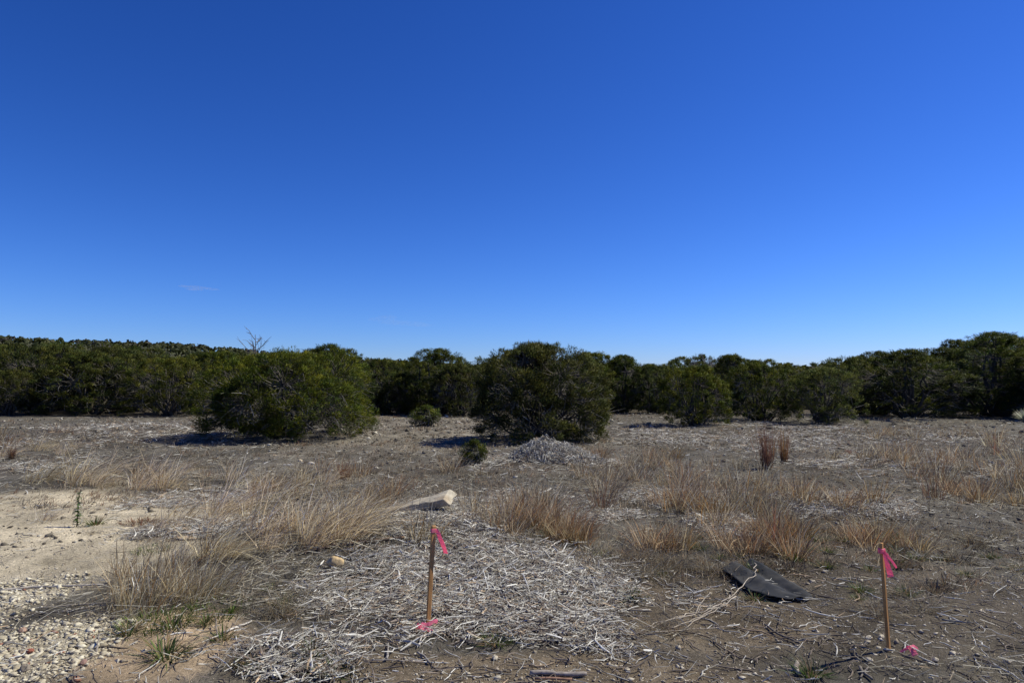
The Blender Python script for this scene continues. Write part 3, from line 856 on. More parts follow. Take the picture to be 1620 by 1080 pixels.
GR = {
 'straw': ('grass_clump', 'wind-bent pale straw grass clump', 'wind-bent straw grass clumps'),
 'rust': ('grass_clump', 'upright rust-orange dry grass bunch', 'rust-orange grass bunches'),
 'brown': ('grass_clump', 'grey-brown dry grass clump of thin stems', 'grey-brown grass clumps'),
 'forb': ('dead_weed', 'low grey tangle of fine dead weed stems', 'grey dead weeds'),
 'low': ('grass_tuft', 'short low dry grass tuft', 'short dry grass tufts'),
 'green': ('grass_tuft', 'small green grass tuft', 'small green grass tufts'),
}
KEEP = [gp(u, v)[:2] + (r,) for u, v, r in ((668, 808, .5), (1200, 930, .6), (530, 900, .25), (1215, 738, .35), (1240, 731, .3), (872, 727, .8), (121, 833, .3))]
def field(kind, patches, smin, smax, variants=4):
    '''clumps of one kind: (u, v, ru, rv, how many) read as ground areas'''
    nm, lab, grp = GR[kind]
    for (u, v, ru, rv, n) in patches:
        c = gp(u, v); y0 = gp(u, v + rv)[1]; y1 = gp(u, max(v - rv, 622))[1]; rx = ru / F * c[1]
        for _ in range(n):
            a = rngG.uniform(0, 6.28); q = rngG.uniform(0, 1) ** .5 * 1.1
            x = c[0] + math.cos(a) * q * rx; y = (y0 + y1) / 2 + math.sin(a) * q * (y1 - y0) / 2
            if any(abs(x - kx) < kr and -kr * 1.3 < y - ky < kr * .5 for kx, ky, kr in KEEP): continue
            tuft('%s%d' % (kind, rngG.integers(variants)), x, y, rngG.uniform(smin, smax), lab + ' ' + near_mark(x, y), grp, nm)

field('straw', [(505, 840, 85, 28, 20), (345, 822, 60, 28, 11), (220, 760, 120, 16, 13), (430, 765, 150, 14, 8), (90, 718, 110, 12, 6), (325, 885, 45, 20, 4), (50, 762, 50, 9, 3)], .5, 1.3)
field('rust', [(430, 785, 50, 15, 7), (610, 795, 45, 13, 7), (850, 842, 65, 18, 11), (1065, 868, 35, 9, 5), (1095, 805, 50, 15, 8), (1230, 862, 100, 18, 12), (1330, 805, 80, 26, 8), (1395, 865, 70, 12, 6),
               (1575, 790, 60, 24, 9), (925, 855, 40, 10, 4), (1040, 732, 100, 13, 8)], .65, 1.2)
field('brown', [(810, 825, 80, 24, 15), (1080, 752, 130, 22, 18), (960, 775, 40, 18, 6), (1230, 800, 80, 30, 13), (1540, 755, 100, 38, 20), (1580, 745, 60, 40, 14), (1130, 822, 60, 18, 6), (1500, 694, 120, 12, 9), (300, 895, 100, 26, 3),
                (690, 855, 30, 8, 2), (620, 748, 110, 11, 6), (60, 694, 110, 12, 6)], .7, 1.3)
field('forb', [(980, 895, 90, 30, 22), (870, 782, 150, 20, 16), (690, 760, 120, 18, 12), (1250, 765, 200, 25, 16), (1450, 725, 160, 25, 16), (1350, 688, 280, 12, 14), (180, 690, 190, 14, 10), (1340, 955, 130, 25, 9), (640, 705, 200, 34, 16), (1500, 855, 140, 25, 14), (1560, 790, 80, 30, 10), (1280, 830, 120, 25, 8), (1150, 705, 160, 16, 12), (200, 835, 70, 16, 4), (800, 870, 60, 10, 4)], .5, 1.1)
field('low', [(640, 695, 210, 45, 80), (350, 735, 300, 16, 40), (1020, 692, 80, 13, 18), (1000, 875, 200, 50, 28), (1480, 875, 160, 34, 26), (1300, 905, 200, 34, 22), (1350, 690, 300, 16, 62), (1480, 720, 130, 20, 18), (200, 705, 200, 20, 20), (450, 885, 160, 30, 8)], .5, 1.25)
field('green', [(1460, 885, 150, 34, 14), (1000, 875, 250, 44, 14), (340, 965, 100, 40, 8), (1300, 895, 200, 50, 10), (450, 1045, 120, 30, 8)], .5, 1.0)

# single plants the photo shows clearly
def one(key, u, v, s, label, name, cat, group=None, rz=None, sz=None):
    x, y, z = gp(u, v); return tuft(key, x, y, s, label, group, name, cat, rz, sz)
one('red0', 1213, 741, 1.0, 'tall dark red bluestem grass clump standing upright on grey litter', 'bluestem_clump', 'grass', 'tall upright red grass clumps', sz=up_h(1213, 741, 670) / .54)
one('red1', 1240, 731, .72, 'slimmer tall rust-red bluestem clump beside the thicker dark red one', 'bluestem_clump', 'grass', 'tall upright red grass clumps', rz=.9, sz=up_h(1240, 731, 674) / .54)
G['stalk'] = grass_mesh('dark_stalks', 265, 90, .62, .16, (.06, 0), .35, RED + GREY[2:] + BROWN[2:], .0028, .3, K=6)
one('stalk', 1236, 862, 1.0, 'tall loose dark stalks behind the rust-orange bunches, between mat and red clumps', 'dry_stalks', 'grass', sz=up_h(1236, 862, 772) / .6)
one('stalk', 952, 808, .8, 'dark upright stalks beside the grey brush heap side of the rust grass', 'dry_stalks', 'grass', sz=up_h(952, 808, 745) / .6)
one('stalk', 1580, 720, 1.2, 'tall reddish stalks near the yucca', 'dry_stalks', 'grass', sz=1.1)
for k_, (u_, v_, s_) in enumerate(((1555, 790, 1.15), (1600, 775, 1.3), (1530, 745, 1.1), (1615, 740, 1.4), (1570, 705, 1.3), (1640, 800, 1.2), (1500, 765, 1.0))):
    one('brown%d' % (k_ % 4), u_, v_, s_, 'tall dense grey-brown grass clump on the rise below the yucca', 'grass_clump', 'grass', 'tall grass on the rise below the yucca', rz=k_ * .9, sz=s_ * 1.25)
one('stalk', 1480, 790, 1.1, 'loose dark stalks behind the stake on bare soil', 'dry_stalks', 'grass', sz=1.0)
one('red1', 1345, 719, .6, 'squat dark red grass tuft on white litter', 'bluestem_clump', 'grass', sz=.28)
one('red0', 18, 725, .5, 'small dark red grass tuft on the grey litter far from the stakes', 'bluestem_clump', 'grass', sz=.55)
one('red1', 545, 758, .7, 'dark brown narrow grass clump at the foot of the bare soil', 'bluestem_clump', 'grass', rz=.2, sz=.6)
one('brown1', 955, 800, .9, 'dark upright weed clump behind the rust-orange grass', 'bluestem_clump', 'grass', sz=1.1)
for i, (u, v, s, lab) in enumerate(((262, 1038, 1.25, 'dark green spiky grass tuft on the pinkish dirt'), (202, 1002, .9, 'small dark green tuft between gravel and pinkish dirt'),
        (785, 1018, .9, 'green-brown tuft at the edge of bare soil near the leaning stake'), (1285, 1068, 1.0, 'green grass tuft beside the shadow of the second stake'),
        (1000, 945, .9, 'green grass tuft at the border of the mulch and the grey weeds'), (1195, 948, .8, 'grey-green tuft in front of the black mat'),
        (1362, 935, .8, 'green tuft behind the second stake'), (150, 830, 1.1, 'dark green tuft beside the tall green weed'), (352, 1010, .8, 'green grass blades growing through the pale mulch'))):
    one('green%d' % (i % 4), u, v, s, lab, 'grass_tuft', 'grass', rz=i * 1.3)
# lush green mats at the foot of the straw clump
for i, (u, v, s, lab) in enumerate(((338, 966, 1.35, 'lush bright green grass patch beside the brown clump'), (250, 984, 1.35, 'bright green grass patch in front of the brown clump'),
                                    (238, 870, 1.0, 'short green patch behind the brown clump'))):
    G['lush%d' % i] = grass_mesh('green_patch', 270 + i, 420, .075, .17, (.04, 0), .5, ((.085, .15, .02), (.13, .19, .03), (.06, .10, .02), (.22, .19, .10)), .002, .5, mat=M_GREEN)
    one('lush%d' % i, u, v, s, lab, 'grass_patch', 'grass', rz=0)
G['bunch'] = grass_mesh('brown_bunch', 280, 420, .50, .30, (.32, -.02), .3, BROWN + STRAW + RUST[:1], .0021, .35, base=(.10, .10, .045))
one('bunch', 240, 955, .95, 'big brown grass clump with a green foot beside the gravel', 'grass_clump', 'grass', rz=0)
one('bunch', 318, 945, .85, 'leaning brown grass clump next to the lush green patch', 'grass_clump', 'grass', rz=.3)
one('straw1', 72, 823, .55, 'thin dry weed clump alone on the pale dirt', 'grass_clump', 'grass')
G['weedbush'] = forb_mesh('dead_weed', 290, 900, .26, .30, GREY + BROWN[:1], .0016)
for (u, v, s, lab) in ((450, 975, .85, 'dark round dead weed lying on the pale mulch'), (1125, 905, .8, 'grey dead weed leaning over the end of the black mat'),
                       (1390, 972, .9, 'grey flattened dead weed behind the second stake'), (700, 862, .8, 'rounded brown weed just behind the leaning stake'), (1055, 1000, .8, 'flattened grey weed at the thick end of the pale forked branch')):
    one('weedbush', u, v, s, lab, 'dead_weed', 'weed', sz=s * (.5 if 'flat' in lab else .9))

# grass cover that nobody could count
def grass_cover():
    rng = np.random.default_rng(90); bag = Bag()
    x, y = scatter(21500, rng, 4.4, 37, .85, 41)
    P_ = [(500, 820, 200, 55, 1), (230, 775, 220, 36, .8), (820, 820, 150, 45, 1), (1080, 785, 200, 55, 1), (1300, 825, 220, 55, .9), (1530, 755, 190, 65, 1), (1050, 885, 160, 38, .8),
          (700, 755, 300, 22, .8), (640, 705, 300, 45, .55), (1400, 695, 320, 24, .6), (300, 930, 130, 60, .5), (150, 705, 260, 28, .5), (1450, 895, 200, 45, .45)]
    dens = blob(x, y, P_, 88, .5, 1.1)
    bare = np.maximum(np.maximum(blob(x, y, Z_PALE[:3] + [(240, 1000, 80, 40, 1)], 2), blob(x, y, Z_PINK, 3)), np.maximum(blob(x, y, Z_GRAVEL, 4), .9 * blob(x, y, Z_BROWN[:2], 1)))
    bare = np.maximum(bare, .95 * blob(x, y, Z_MULCH[:3], 5))
    dens = np.maximum(dens, (.42 + .35 * sstep(11, 20, y)) * (1 - bare) * sstep(-.3, .2, fbm(x, y, .7, 99, 3)))
    k = rng.random(len(x)) < dens * .85 + .004
    x, y, dens = x[k], y[k], dens[k]
    m = 11
    hc = np.repeat(rng.uniform(.3, 1.3, len(x)), m); ct = rng.integers(0, 5, len(x)).repeat(m)
    rr = np.repeat(rng.uniform(.02, .09, len(x)), m)
    x = np.repeat(x, m) + rng.normal(0, 1, len(rr)) * rr; y = np.repeat(y, m) + rng.normal(0, 1, len(rr)) * rr; dens = np.repeat(dens, m)
    n = len(x); print('cover', n)
    d = np.hypot(x, y)
    H = rng.uniform(.04, .15, n) * (.55 + .6 * dens) * hc; K = 4
    K = 3; a = rng.uniform(0, 6.28, n); dr = norm(np.stack([np.cos(a) * .55 + .22, np.sin(a) * .55, np.ones(n)], 1))
    t = np.linspace(0, 1, K)[None, :, None]
    B = np.stack([x, y, ground_z(x, y) - .01], 1)
    bd = np.stack([np.cos(a) * .4 + .25, np.sin(a) * .4, -np.abs(rng.normal(0, .35, n))], 1)
    P = B[:, None] + dr[:, None] * H[:, None, None] * t + bd[:, None] * H[:, None, None] * t ** 2 * rng.uniform(.2, 1, (n, 1, 1))
    W = (.0018 * (d / 6) ** .8 * rng.uniform(.7, 1.5, n))[:, None] * np.array([1, .9, .3])[None]
    pal = np.array(((.075, .065, .05), (.15, .115, .075), (.27, .21, .13), (.20, .12, .06), (.12, .11, .09))); c = pal[ct] * rng.uniform(.5, 1.5, (n, 1))
    hl = rng.random(n) < .2; c[hl] = np.array([.52, .44, .31])
    ribbons(bag, P, W, norm(np.stack([np.cos(a + 1.57), np.sin(a + 1.57), rng.normal(0, .2, n)], 1)), c)
    o = link('grass_cover', bag.mesh('grass_cover', M_GRASS)); tag(o, 'short sparse dry grass between the clumps', 'grass', kind='stuff')
grass_cover()

# ------------------------------------------------------------------ survey stakes with flagging tape
def wood_stake_mat():
    m, N, L, P = newmat('stake_wood')
    tc = N.new('ShaderNodeTexCoord'); mp = N.new('ShaderNodeMapping'); mp.inputs['Scale'].default_value = (60, 60, 3.5)
    no = N.new('ShaderNodeTexNoise'); no.inputs['Scale'].default_value = 1; no.inputs['Detail'].default_value = 6; no.inputs['Distortion'].default_value = .6
    cr = N.new('ShaderNodeValToRGB'); cr.color_ramp.elements[0].color = (.32, .155, .055, 1); cr.color_ramp.elements[1].color = (.56, .31, .125, 1)
    cr.color_ramp.elements[0].position = .3; cr.color_ramp.elements[1].position = .7
    L.new(tc.outputs['Object'], mp.inputs[0]); L.new(mp.outputs[0], no.inputs['Vector']); L.new(no.outputs['Fac'], cr.inputs[0]); L.new(cr.outputs[0], P.inputs['Base Color'])
    P.inputs['Roughness'].default_value = .75; P.inputs['Specular IOR Level'].default_value = .2
    b = N.new('ShaderNodeBump'); b.inputs['Strength'].default_value = .4; b.inputs['Distance'].default_value = .003
    L.new(no.outputs['Fac'], b.inputs['Height']); L.new(b.outputs[0], P.inputs['Normal'])
    return m
M_STAKE = wood_stake_mat()
def tape_mat():
    m, N, L, P = newmat('pink_tape')
    no = N.new('ShaderNodeTexNoise'); no.inputs['Scale'].default_value = 25
    cr = N.new('ShaderNodeValToRGB'); cr.color_ramp.elements[0].color = (1.0, .30, .44, 1); cr.color_ramp.elements[1].color = (1.0, .42, .54, 1)
    tc = N.new('ShaderNodeTexCoord'); L.new(tc.outputs['Object'], no.inputs['Vector']); L.new(no.outputs['Fac'], cr.inputs[0])
    L.new(cr.outputs[0], P.inputs['Base Color']); P.inputs['Roughness'].default_value = .4
    t = N.new('ShaderNodeBsdfTranslucent'); L.new(cr.outputs[0], t.inputs['Color'])
    ms = N.new('ShaderNodeMixShader'); ms.inputs[0].default_value = .6
    L.new(P.outputs[0], ms.inputs[1]); L.new(t.outputs[0], ms.inputs[2]); L.new(ms.outputs[0], N['Material Output'].inputs['Surface'])
    return m
M_TAPE = tape_mat()

def box_bm(bm, sx, sy, z0, z1, seg=1):
    r = bmesh.ops.create_cube(bm, size=1)
    bmesh.ops.scale(bm, vec=(sx, sy, z1 - z0), verts=r['verts']); bmesh.ops.translate(bm, vec=(0, 0, (z0 + z1) / 2), verts=r['verts'])
    return r['verts']

def bm_obj(name, bm, mat, parent=None, smooth=False):
    me = bpy.data.meshes.new(name); bm.to_mesh(me); bm.free(); me.materials.append(mat)
    if smooth: me.polygons.foreach_set('use_smooth', np.ones(len(me.polygons), bool))
    return link(name, me, parent)

def tape_strip(path, width, wdir, name, parent, thick=.0006, twist=0.0):
    """a real strip of plastic tape along path (K,3)"""
    path = np.array(path, float); K = len(path)
    tt = np.linspace(0, 1, 4 * (K - 1) + 1); idx = np.linspace(0, K - 1, len(tt))
    P = np.stack([np.interp(idx, np.arange(K), path[:, i]) for i in range(3)], 1)
    for _ in range(2): P[1:-1] = (P[:-2] + 2 * P[1:-1] + P[2:]) / 4
    bm = bmesh.new(); rows = []; trg = np.random.default_rng(int(abs(path[0].sum()) * 1e4) + K)
    wd = np.array(wdir, float); wd /= np.linalg.norm(wd); tan = norm(np.gradient(P, axis=0))
    for i, p in enumerate(P):
        b = np.cross(tan[i], wd); nb = np.linalg.norm(b); b = b / nb if nb > 1e-6 else np.array([0, 1., 0])
        an = twist * tt[i]; s = wd * math.cos(an) + b * math.sin(an)
        w = width[0] * (1 - tt[i]) + width[1] * tt[i]
        rows.append([bm.verts.new(p + s * w * (k + .02 * trg.normal()) + b * w * .025 * trg.normal()) for k in (-.5, -.17, .17, .5)])
    for i in range(len(rows) - 1):
        for k in range(3): bm.faces.new((rows[i][k], rows[i][k + 1], rows[i + 1][k + 1], rows[i + 1][k]))
    bmesh.ops.recalc_face_normals(bm, faces=bm.faces)
    bmesh.ops.solidify(bm, geom=bm.faces[:], thickness=thick)
    return bm_obj(name, bm, M_TAPE, parent)

def stake(u, v, vt, du_top, w, t, yaw, label, tails, round_top=False):
    x, y, z = gp(u, v); h = up_h(u, v, vt)
    lean = du_top / F * y / h
    o = thing('survey_stake', (x, y, z), label, 'stake', 'wooden survey stakes with pink tape')
    o.rotation_euler = Euler((0, math.atan(lean), yaw), 'XYZ')
    bm = bmesh.new(); vs = box_bm(bm, w, t, -.12, h)
    bmesh.ops.subdivide_edges(bm, edges=[e for e in bm.edges if abs(e.verts[0].co.z - e.verts[1].co.z) > .1], cuts=9)
    for q in bm.verts:
        if q.co.z < -.08: q.co.x *= .3; q.co.y *= .5
    rr = np.random.default_rng(int(u))
    for q in bm.verts:
        if 0 < q.co.z < h - .01: q.co.x += rr.normal(0, .0006); q.co.y += rr.normal(0, .0006)
        if q.co.z > h - .001: q.co.z += rr.normal(0, .003)
    bmesh.ops.bevel(bm, geom=bm.edges[:], offset=.0025, segments=1, affect='EDGES')
    bm_obj('wooden_lath', bm, M_STAKE, o)
    return o, h, w, t

# stake standing in the mulch
s1, h1, w1, t1 = stake(677, 990, 832, 9, .031, .018, math.radians(36), 'reddish wooden survey stake leaning in the grey mulch, one pink tape tail blown out', 1)
bm = bmesh.new()
box_bm(bm, w1 + .007, t1 + .007, h1 - .047, h1 - .018)
bmesh.ops.bevel(bm, geom=bm.edges[:], offset=.003, segments=2, affect='EDGES')
band1 = bm_obj('tape_band', bm, M_TAPE, s1)
tape_strip([(w1 / 2 + .002, -.006, h1 - .025), (w1 / 2 + .014, -.02, h1 - .05), (w1 / 2 + .026, -.026, h1 - .085), (w1 / 2 + .045, -.03, h1 - .12), (w1 / 2 + .062, -.03, h1 - .155), (w1 / 2 + .078, -.026, h1 - .19)],
           (.026, .036), (.8, -.55, .3), 'tape_tail', band1, twist=.6)
# stake on the bare brown soil
s2, h2, w2, t2 = stake(1406, 1028, 855, -16, .026, .018, math.radians(40), 'brown wooden survey stake tilted on bare stony soil, two knotted pink tape tails', 2)
bm = bmesh.new()
box_bm(bm, w2 + .012, t2 + .012, h2 - .062, h2 - .034)
bmesh.ops.subdivide_edges(bm, edges=bm.edges[:], cuts=2)
rr = np.random.default_rng(5)
for q in bm.verts: q.co += Vector(rr.normal(0, .0016, 3))
bmesh.ops.bevel(bm, geom=bm.edges[:], offset=.001, segments=1, affect='EDGES')
knot2 = bm_obj('tape_knot', bm, M_TAPE, s2)
# tails are laid out in the stake's own frame, falling in front of it
tape_strip([(-.012, -.016, h2 - .045), (-.010, -.022, h2 - .075), (-.006, -.028, h2 - .11), (.000, -.033, h2 - .15), (.006, -.038, h2 - .185), (.008, -.040, h2 - .208)], (.018, .038), (1, -.84, .1), 'tape_tail', knot2, twist=.15)
tape_strip([(-.012, -.018, h2 - .048), (.002, -.032, h2 - .075), (.018, -.046, h2 - .105), (.032, -.058, h2 - .135), (.040, -.066, h2 - .155)], (.020, .012), (.5, -.3, .7), 'tape_tail', knot2, twist=.5)

def ground_tape(u, v, pieces, label):
    x, y, z = gp(u, v)
    o = thing('flagging_tape', (x, y, z), label, 'tape', 'pink tape lying at the stakes')
    for path, wd, dr, tw in pieces:
        path = [(a * 1.1, b * 1.1, c * 1.2 + float(ground_z(x + a, y + b)) - z + .016) for a, b, c in path]
        tape_strip(path, (wd[0] * 1.15, wd[1] * 1.15), dr, 'tape_loop', o, twist=tw)
ground_tape(675, 998, [([(-.05, -.02, .005), (-.03, -.015, .028), (-.005, -.005, .02), (.02, .0, .03), (.05, .02, .042), (.062, .04, .03)], (.028, .022), (0, .6, .8), .3),
                       ([(-.055, -.03, 0), (-.035, -.04, .026), (-.01, -.045, .012), (.015, -.05, .016), (.04, -.055, .002)], (.026, .022), (.1, .8, .5), .2),
                       ([(-.055, -.012, .004), (-.06, -.025, .025), (-.045, -.04, .03), (-.03, -.03, .012)], (.024, .024), (.3, .5, .8), .2)],
            'crumpled pink tape at the foot of the stake in the mulch')
ground_tape(1440, 1036, [([(-.05, .012, 0), (-.025, .008, .014), (0, 0, .028), (.02, .012, .026), (.04, .028, .024), (.058, .02, .01)], (.010, .018), (0, .7, .7), .2),
                         ([(0, .012, .03), (-.003, -.01, .03), (.002, -.03, .015), (.004, -.045, .002)], (.026, .030), (1, .1, .15), .4),
                         ([(-.022, .0, .022), (0, -.012, .034), (.022, -.006, .022)], (.022, .022), (.1, .8, .5), .3)],
            'crumpled pink tape on bare soil beside the second stake')

# ------------------------------------------------------------------ black mat
def black_mat():
    m, N, L, P = newmat('black_rubber_mat')
    tc = N.new('ShaderNodeTexCoord')
    n1 = N.new('ShaderNodeTexNoise'); n1.inputs['Scale'].default_value = 7; n1.inputs['Detail'].default_value = 6
    n2 = N.new('ShaderNodeTexNoise'); n2.inputs['Scale'].default_value = 220; n2.inputs['Detail'].default_value = 3
    L.new(tc.outputs['Object'], n1.inputs['Vector']); L.new(tc.outputs['Object'], n2.inputs['Vector'])
    cr = N.new('ShaderNodeValToRGB'); cr.color_ramp.elements[0].position = .42; cr.color_ramp.elements[0].color = (.010, .012, .017, 1)
    cr.color_ramp.elements[1].position = .68; cr.color_ramp.elements[1].color = (.05, .048, .046, 1)
    L.new(n1.outputs['Fac'], cr.inputs[0]); L.new(cr.outputs[0], P.inputs['Base Color'])
    P.inputs['Roughness'].default_value = .8; P.inputs['Specular IOR Level'].default_value = .3
    b = N.new('ShaderNodeBump'); b.inputs['Strength'].default_value = .5; b.inputs['Distance'].default_value = .002
    L.new(n2.outputs['Fac'], b.inputs['Height']); L.new(b.outputs[0], P.inputs['Normal'])
    near_px = [(1141, 907), (1164, 922), (1188, 941), (1219, 950), (1250, 954)]
    far_px = [(1187, 897), (1210, 908), (1236, 921), (1262, 936), (1285, 949)]
    near_w = np.array([gp(*p) for p in near_px]); far_w = np.array([gp(*p) for p in far_px])
    ns, nt = 40, 28; rng = np.random.default_rng(2)
    V = np.zeros((nt, ns, 3)); si = np.linspace(0, 4, ns)
    ip = lambda W_: np.stack([np.interp(si, np.arange(5), W_[:, i]) for i in range(3)], 1)
    NW, FW = ip(near_w), ip(far_w)
    for i, t in enumerate(np.linspace(0, 1, nt)):      # near edge to far edge
        P = NW * (1 - t) + FW * t; sv = si / 4
        out = norm(NW - FW)
        if i == 0: P = P + out * np.abs(rng.normal(0, .014, (ns, 1)))
        if i == nt - 1: P = P - out * np.abs(rng.normal(0, .006, (ns, 1)))
        rise = .045 * np.exp(-((t - .42) / .22) ** 2) * (1 - .8 * sv) - .012 * np.exp(-((t - .70) / .10) ** 2) + .06 * max(0, t - .70) / .3 * (1 - .85 * sv) + .018 * (1 - t) * (1 - .5 * sv)
        P[:, 2] = ground_z(P[:, 0], P[:, 1]) + .03 + rise + .003 * np.sin(11 * sv + 6 * t)
        V[i] = P
    o0 = V.reshape(-1, 3).mean(0)
    bm = bmesh.new(); th = np.array([0, 0, .007])
    vs = [[bm.verts.new(V[i, j] - o0) for j in range(ns)] for i in range(nt)]; vb = [[bm.verts.new(V[i, j] - o0 - th) for j in range(ns)] for i in range(nt)]
    for i in range(nt - 1):
        for j in range(ns - 1):
            bm.faces.new((vs[i][j], vs[i][j + 1], vs[i + 1][j + 1], vs[i + 1][j])); bm.faces.new((vb[i][j], vb[i + 1][j], vb[i + 1][j + 1], vb[i][j + 1]))
    ring = [(0, j) for j in range(ns)] + [(i, ns - 1) for i in range(1, nt)] + [(nt - 1, j) for j in range(ns - 2, -1, -1)] + [(i, 0) for i in range(nt - 2, 0, -1)]
    for (a, b), (c, d) in zip(ring, ring[1:] + ring[:1]): bm.faces.new((vs[a][b], vb[a][b], vb[c][d], vs[c][d]))
    for e in bm.edges:
        if len(e.link_faces) == 2 and e.calc_face_angle(0) > .9: e.smooth = False
    o = bm_obj('black_mat', bm, m, None, True); o.location = o0
    tag(o, 'ragged black rubber mat curled on the bare soil', 'mat')
black_mat()

# ------------------------------------------------------------------ stones
def rock(u, v, dims, seed, rgb, label, name='limestone_rock', rot=(0, 0, 0), sink=.25, boxy=.0, cat='rock', group=None, lift=0.0):
    rng = np.random.default_rng(seed); vv, ff = ICO3
    p = vv.copy()
    if boxy:
        e = 1 - .62 * boxy; p = np.sign(p) * np.abs(p) ** e
    pl = [norm(rng.standard_normal(3)) for _ in range(9)]
    for n_ in pl:
        d = p @ n_; k = rng.uniform(.66, .9) + .18 * boxy; p -= np.maximum(d - k, 0)[:, None] * n_
    p *= 1 + .045 * rng.standard_normal((len(p), 1)) * .6
    p *= np.array(dims) / 2
    x, y, z = gp(u, v)
    c = np.array(rgb) * (1 + .12 * rng.standard_normal((len(p), 1)))
    me = mesh_np(name, p, T=ff, col=np.clip(c, .02, .9), mats=[M_STONE])
    o = link(name, me); o.location = (x, y, z + dims[2] * (.5 - sink) + lift); o.rotation_euler = [math.radians(a) for a in rot]
    return tag(o, label, cat, group)
def slab():
    rng = np.random.default_rng(21)
    bm = bmesh.new(); bmesh.ops.create_cube(bm, size=1)
    bmesh.ops.subdivide_edges(bm, edges=bm.edges[:], cuts=9, use_grid_fill=True)
    X = np.array([v.co[:] for v in bm.verts])
    top = X[:, 2] > .49
    L, W_, T_ = .84, .30, .085
    e = X[:, 0] + .5
    P = np.stack([X[:, 0] * L * (1 - .12 * X[:, 2]), X[:, 1] * W_ * (.75 + .3 * e), X[:, 2] * T_ * (.45 + .65 * e)], 1)
    nn = lambda f, sd: vnoise(P[:, 0] + .7 * P[:, 2], P[:, 1] + .8 * P[:, 2], f, sd)
    P[:, 2] += .014 * nn(9, 1) + .006 * nn(28, 2)
    P[:, 1] += .022 * nn(7, 3) + .007 * nn(25, 4)
    P[:, 0] += (.02 * vnoise(P[:, 1], P[:, 2], 6, 5) + .004 * vnoise(P[:, 1], P[:, 2], 22, 6)) * (X[:, 0] > .45)
    for v, p in zip(bm.verts, P): v.co = p
    bmesh.ops.bevel(bm, geom=[q for q in bm.edges if q.calc_face_angle(0) > .9], offset=.006, segments=1, affect='EDGES')
    C = np.array([v.co[:] for v in bm.verts])
    me = bpy.data.meshes.new('limestone_slab'); bm.to_mesh(me); bm.free()
    col = np.ones((len(C), 4), np.float32); col[:, :3] = np.array([.43, .385, .31]) * (1 + .10 * vnoise(C[:, 0], C[:, 1] + C[:, 2], 14, 8))[:, None]
    ra = sstep(.1, .6, vnoise(C[:, 0], C[:, 2] + C[:, 1], 8, 9))[:, None] * .5
    col[:, :3] = col[:, :3] * (1 - ra) + np.array([.34, .25, .16]) * ra
    at = me.color_attributes.new('Col', 'FLOAT_COLOR', 'POINT'); at.data.foreach_set('color', col.ravel())
    me.materials.append(M_STONE)
    o = link('limestone_slab', me); x, y, z = gp(658, 812)
    o.location = (x, y, z + .095); o.rotation_euler = Euler((math.radians(10), math.radians(-15), math.radians(-10)), 'XYZ')
    tag(o, 'long pale limestone slab tilted on top of the mulch mound', 'rock')
slab()
rock(530, 902, (.16, .12, .11), 8, (.47, .35, .20), 'tan rounded limestone rock lying on the mulch', rot=(0, 5, 20), sink=.0, lift=.02)
rock(296, 852, (.20, .12, .04), 9, (.46, .36, .25), 'flat tan stone among the straw grass', 'flat_stone', (0, 4, 10))
rock(367, 803, (.09, .06, .06), 10, (.52, .47, .40), 'small whitish stone in the long straw grass')
rock(820, 1000 - 24, (.055, .04, .03), 13, (.52, .46, .37), 'small cream stone in the mulch beside the stake foot', 'small_stone')
rock(492, 734, (.16, .1, .08), 14, (.55, .50, .43), 'pale stone on the bare soil below the broad juniper', 'small_stone')
rock(475, 730, (.12, .1, .08), 15, (.55, .45, .32), 'tan stone on the bare soil below the broad juniper', 'small_stone')
for i, (u, v, s, rgb) in enumerate(((48, 1032, .05, (.26, .10, .07)), (36, 1000, .06, (.33, .22, .17)), (132, 1050, .05, (.22, .14, .12)), (40, 1060, .07, (.20, .17, .14)), (120, 1078, .06, (.24, .13, .09)))):
    rock(u, v, (s, s * .8, s * .7), 40 + i, rgb, 'reddish-brown stone among the pale gravel', 'gravel_stone', (0, 0, i * 40), .2, cat='stone', group='reddish stones in the gravel')
for i, (u, v, s) in enumerate(((909, 1035, .035), (1000, 1020, .035), (1073, 1025, .045), (1230, 1026, .04), (1375, 1010, .05), (1395, 1008, .045), (1375, 1045, .05), (1507, 1034, .045), (992, 1060, .04), (783, 1042, .05), (741, 1067, .04), (787, 1073, .045), (1480, 1045, .05), (558, 1055, .04))):
    rock(u, v, (s, s * .75, s * .6), 60 + i, (.47, .42, .34), 'small pale stone on the bare brown soil', 'small_stone', (0, 0, i * 50), .25, cat='stone', group='small pale stones on brown soil')

# reddish grass mound
G['mound'] = grass_mesh('grass_mound', 295, 420, .11, .20, (.05, 0), .7, RED + BROWN[:1], .003, .6)
one('mound', 222, 828, 1.0, 'low reddish-brown grassy mound between the pale dirt and the straw grass', 'grass_mound', 'grass')

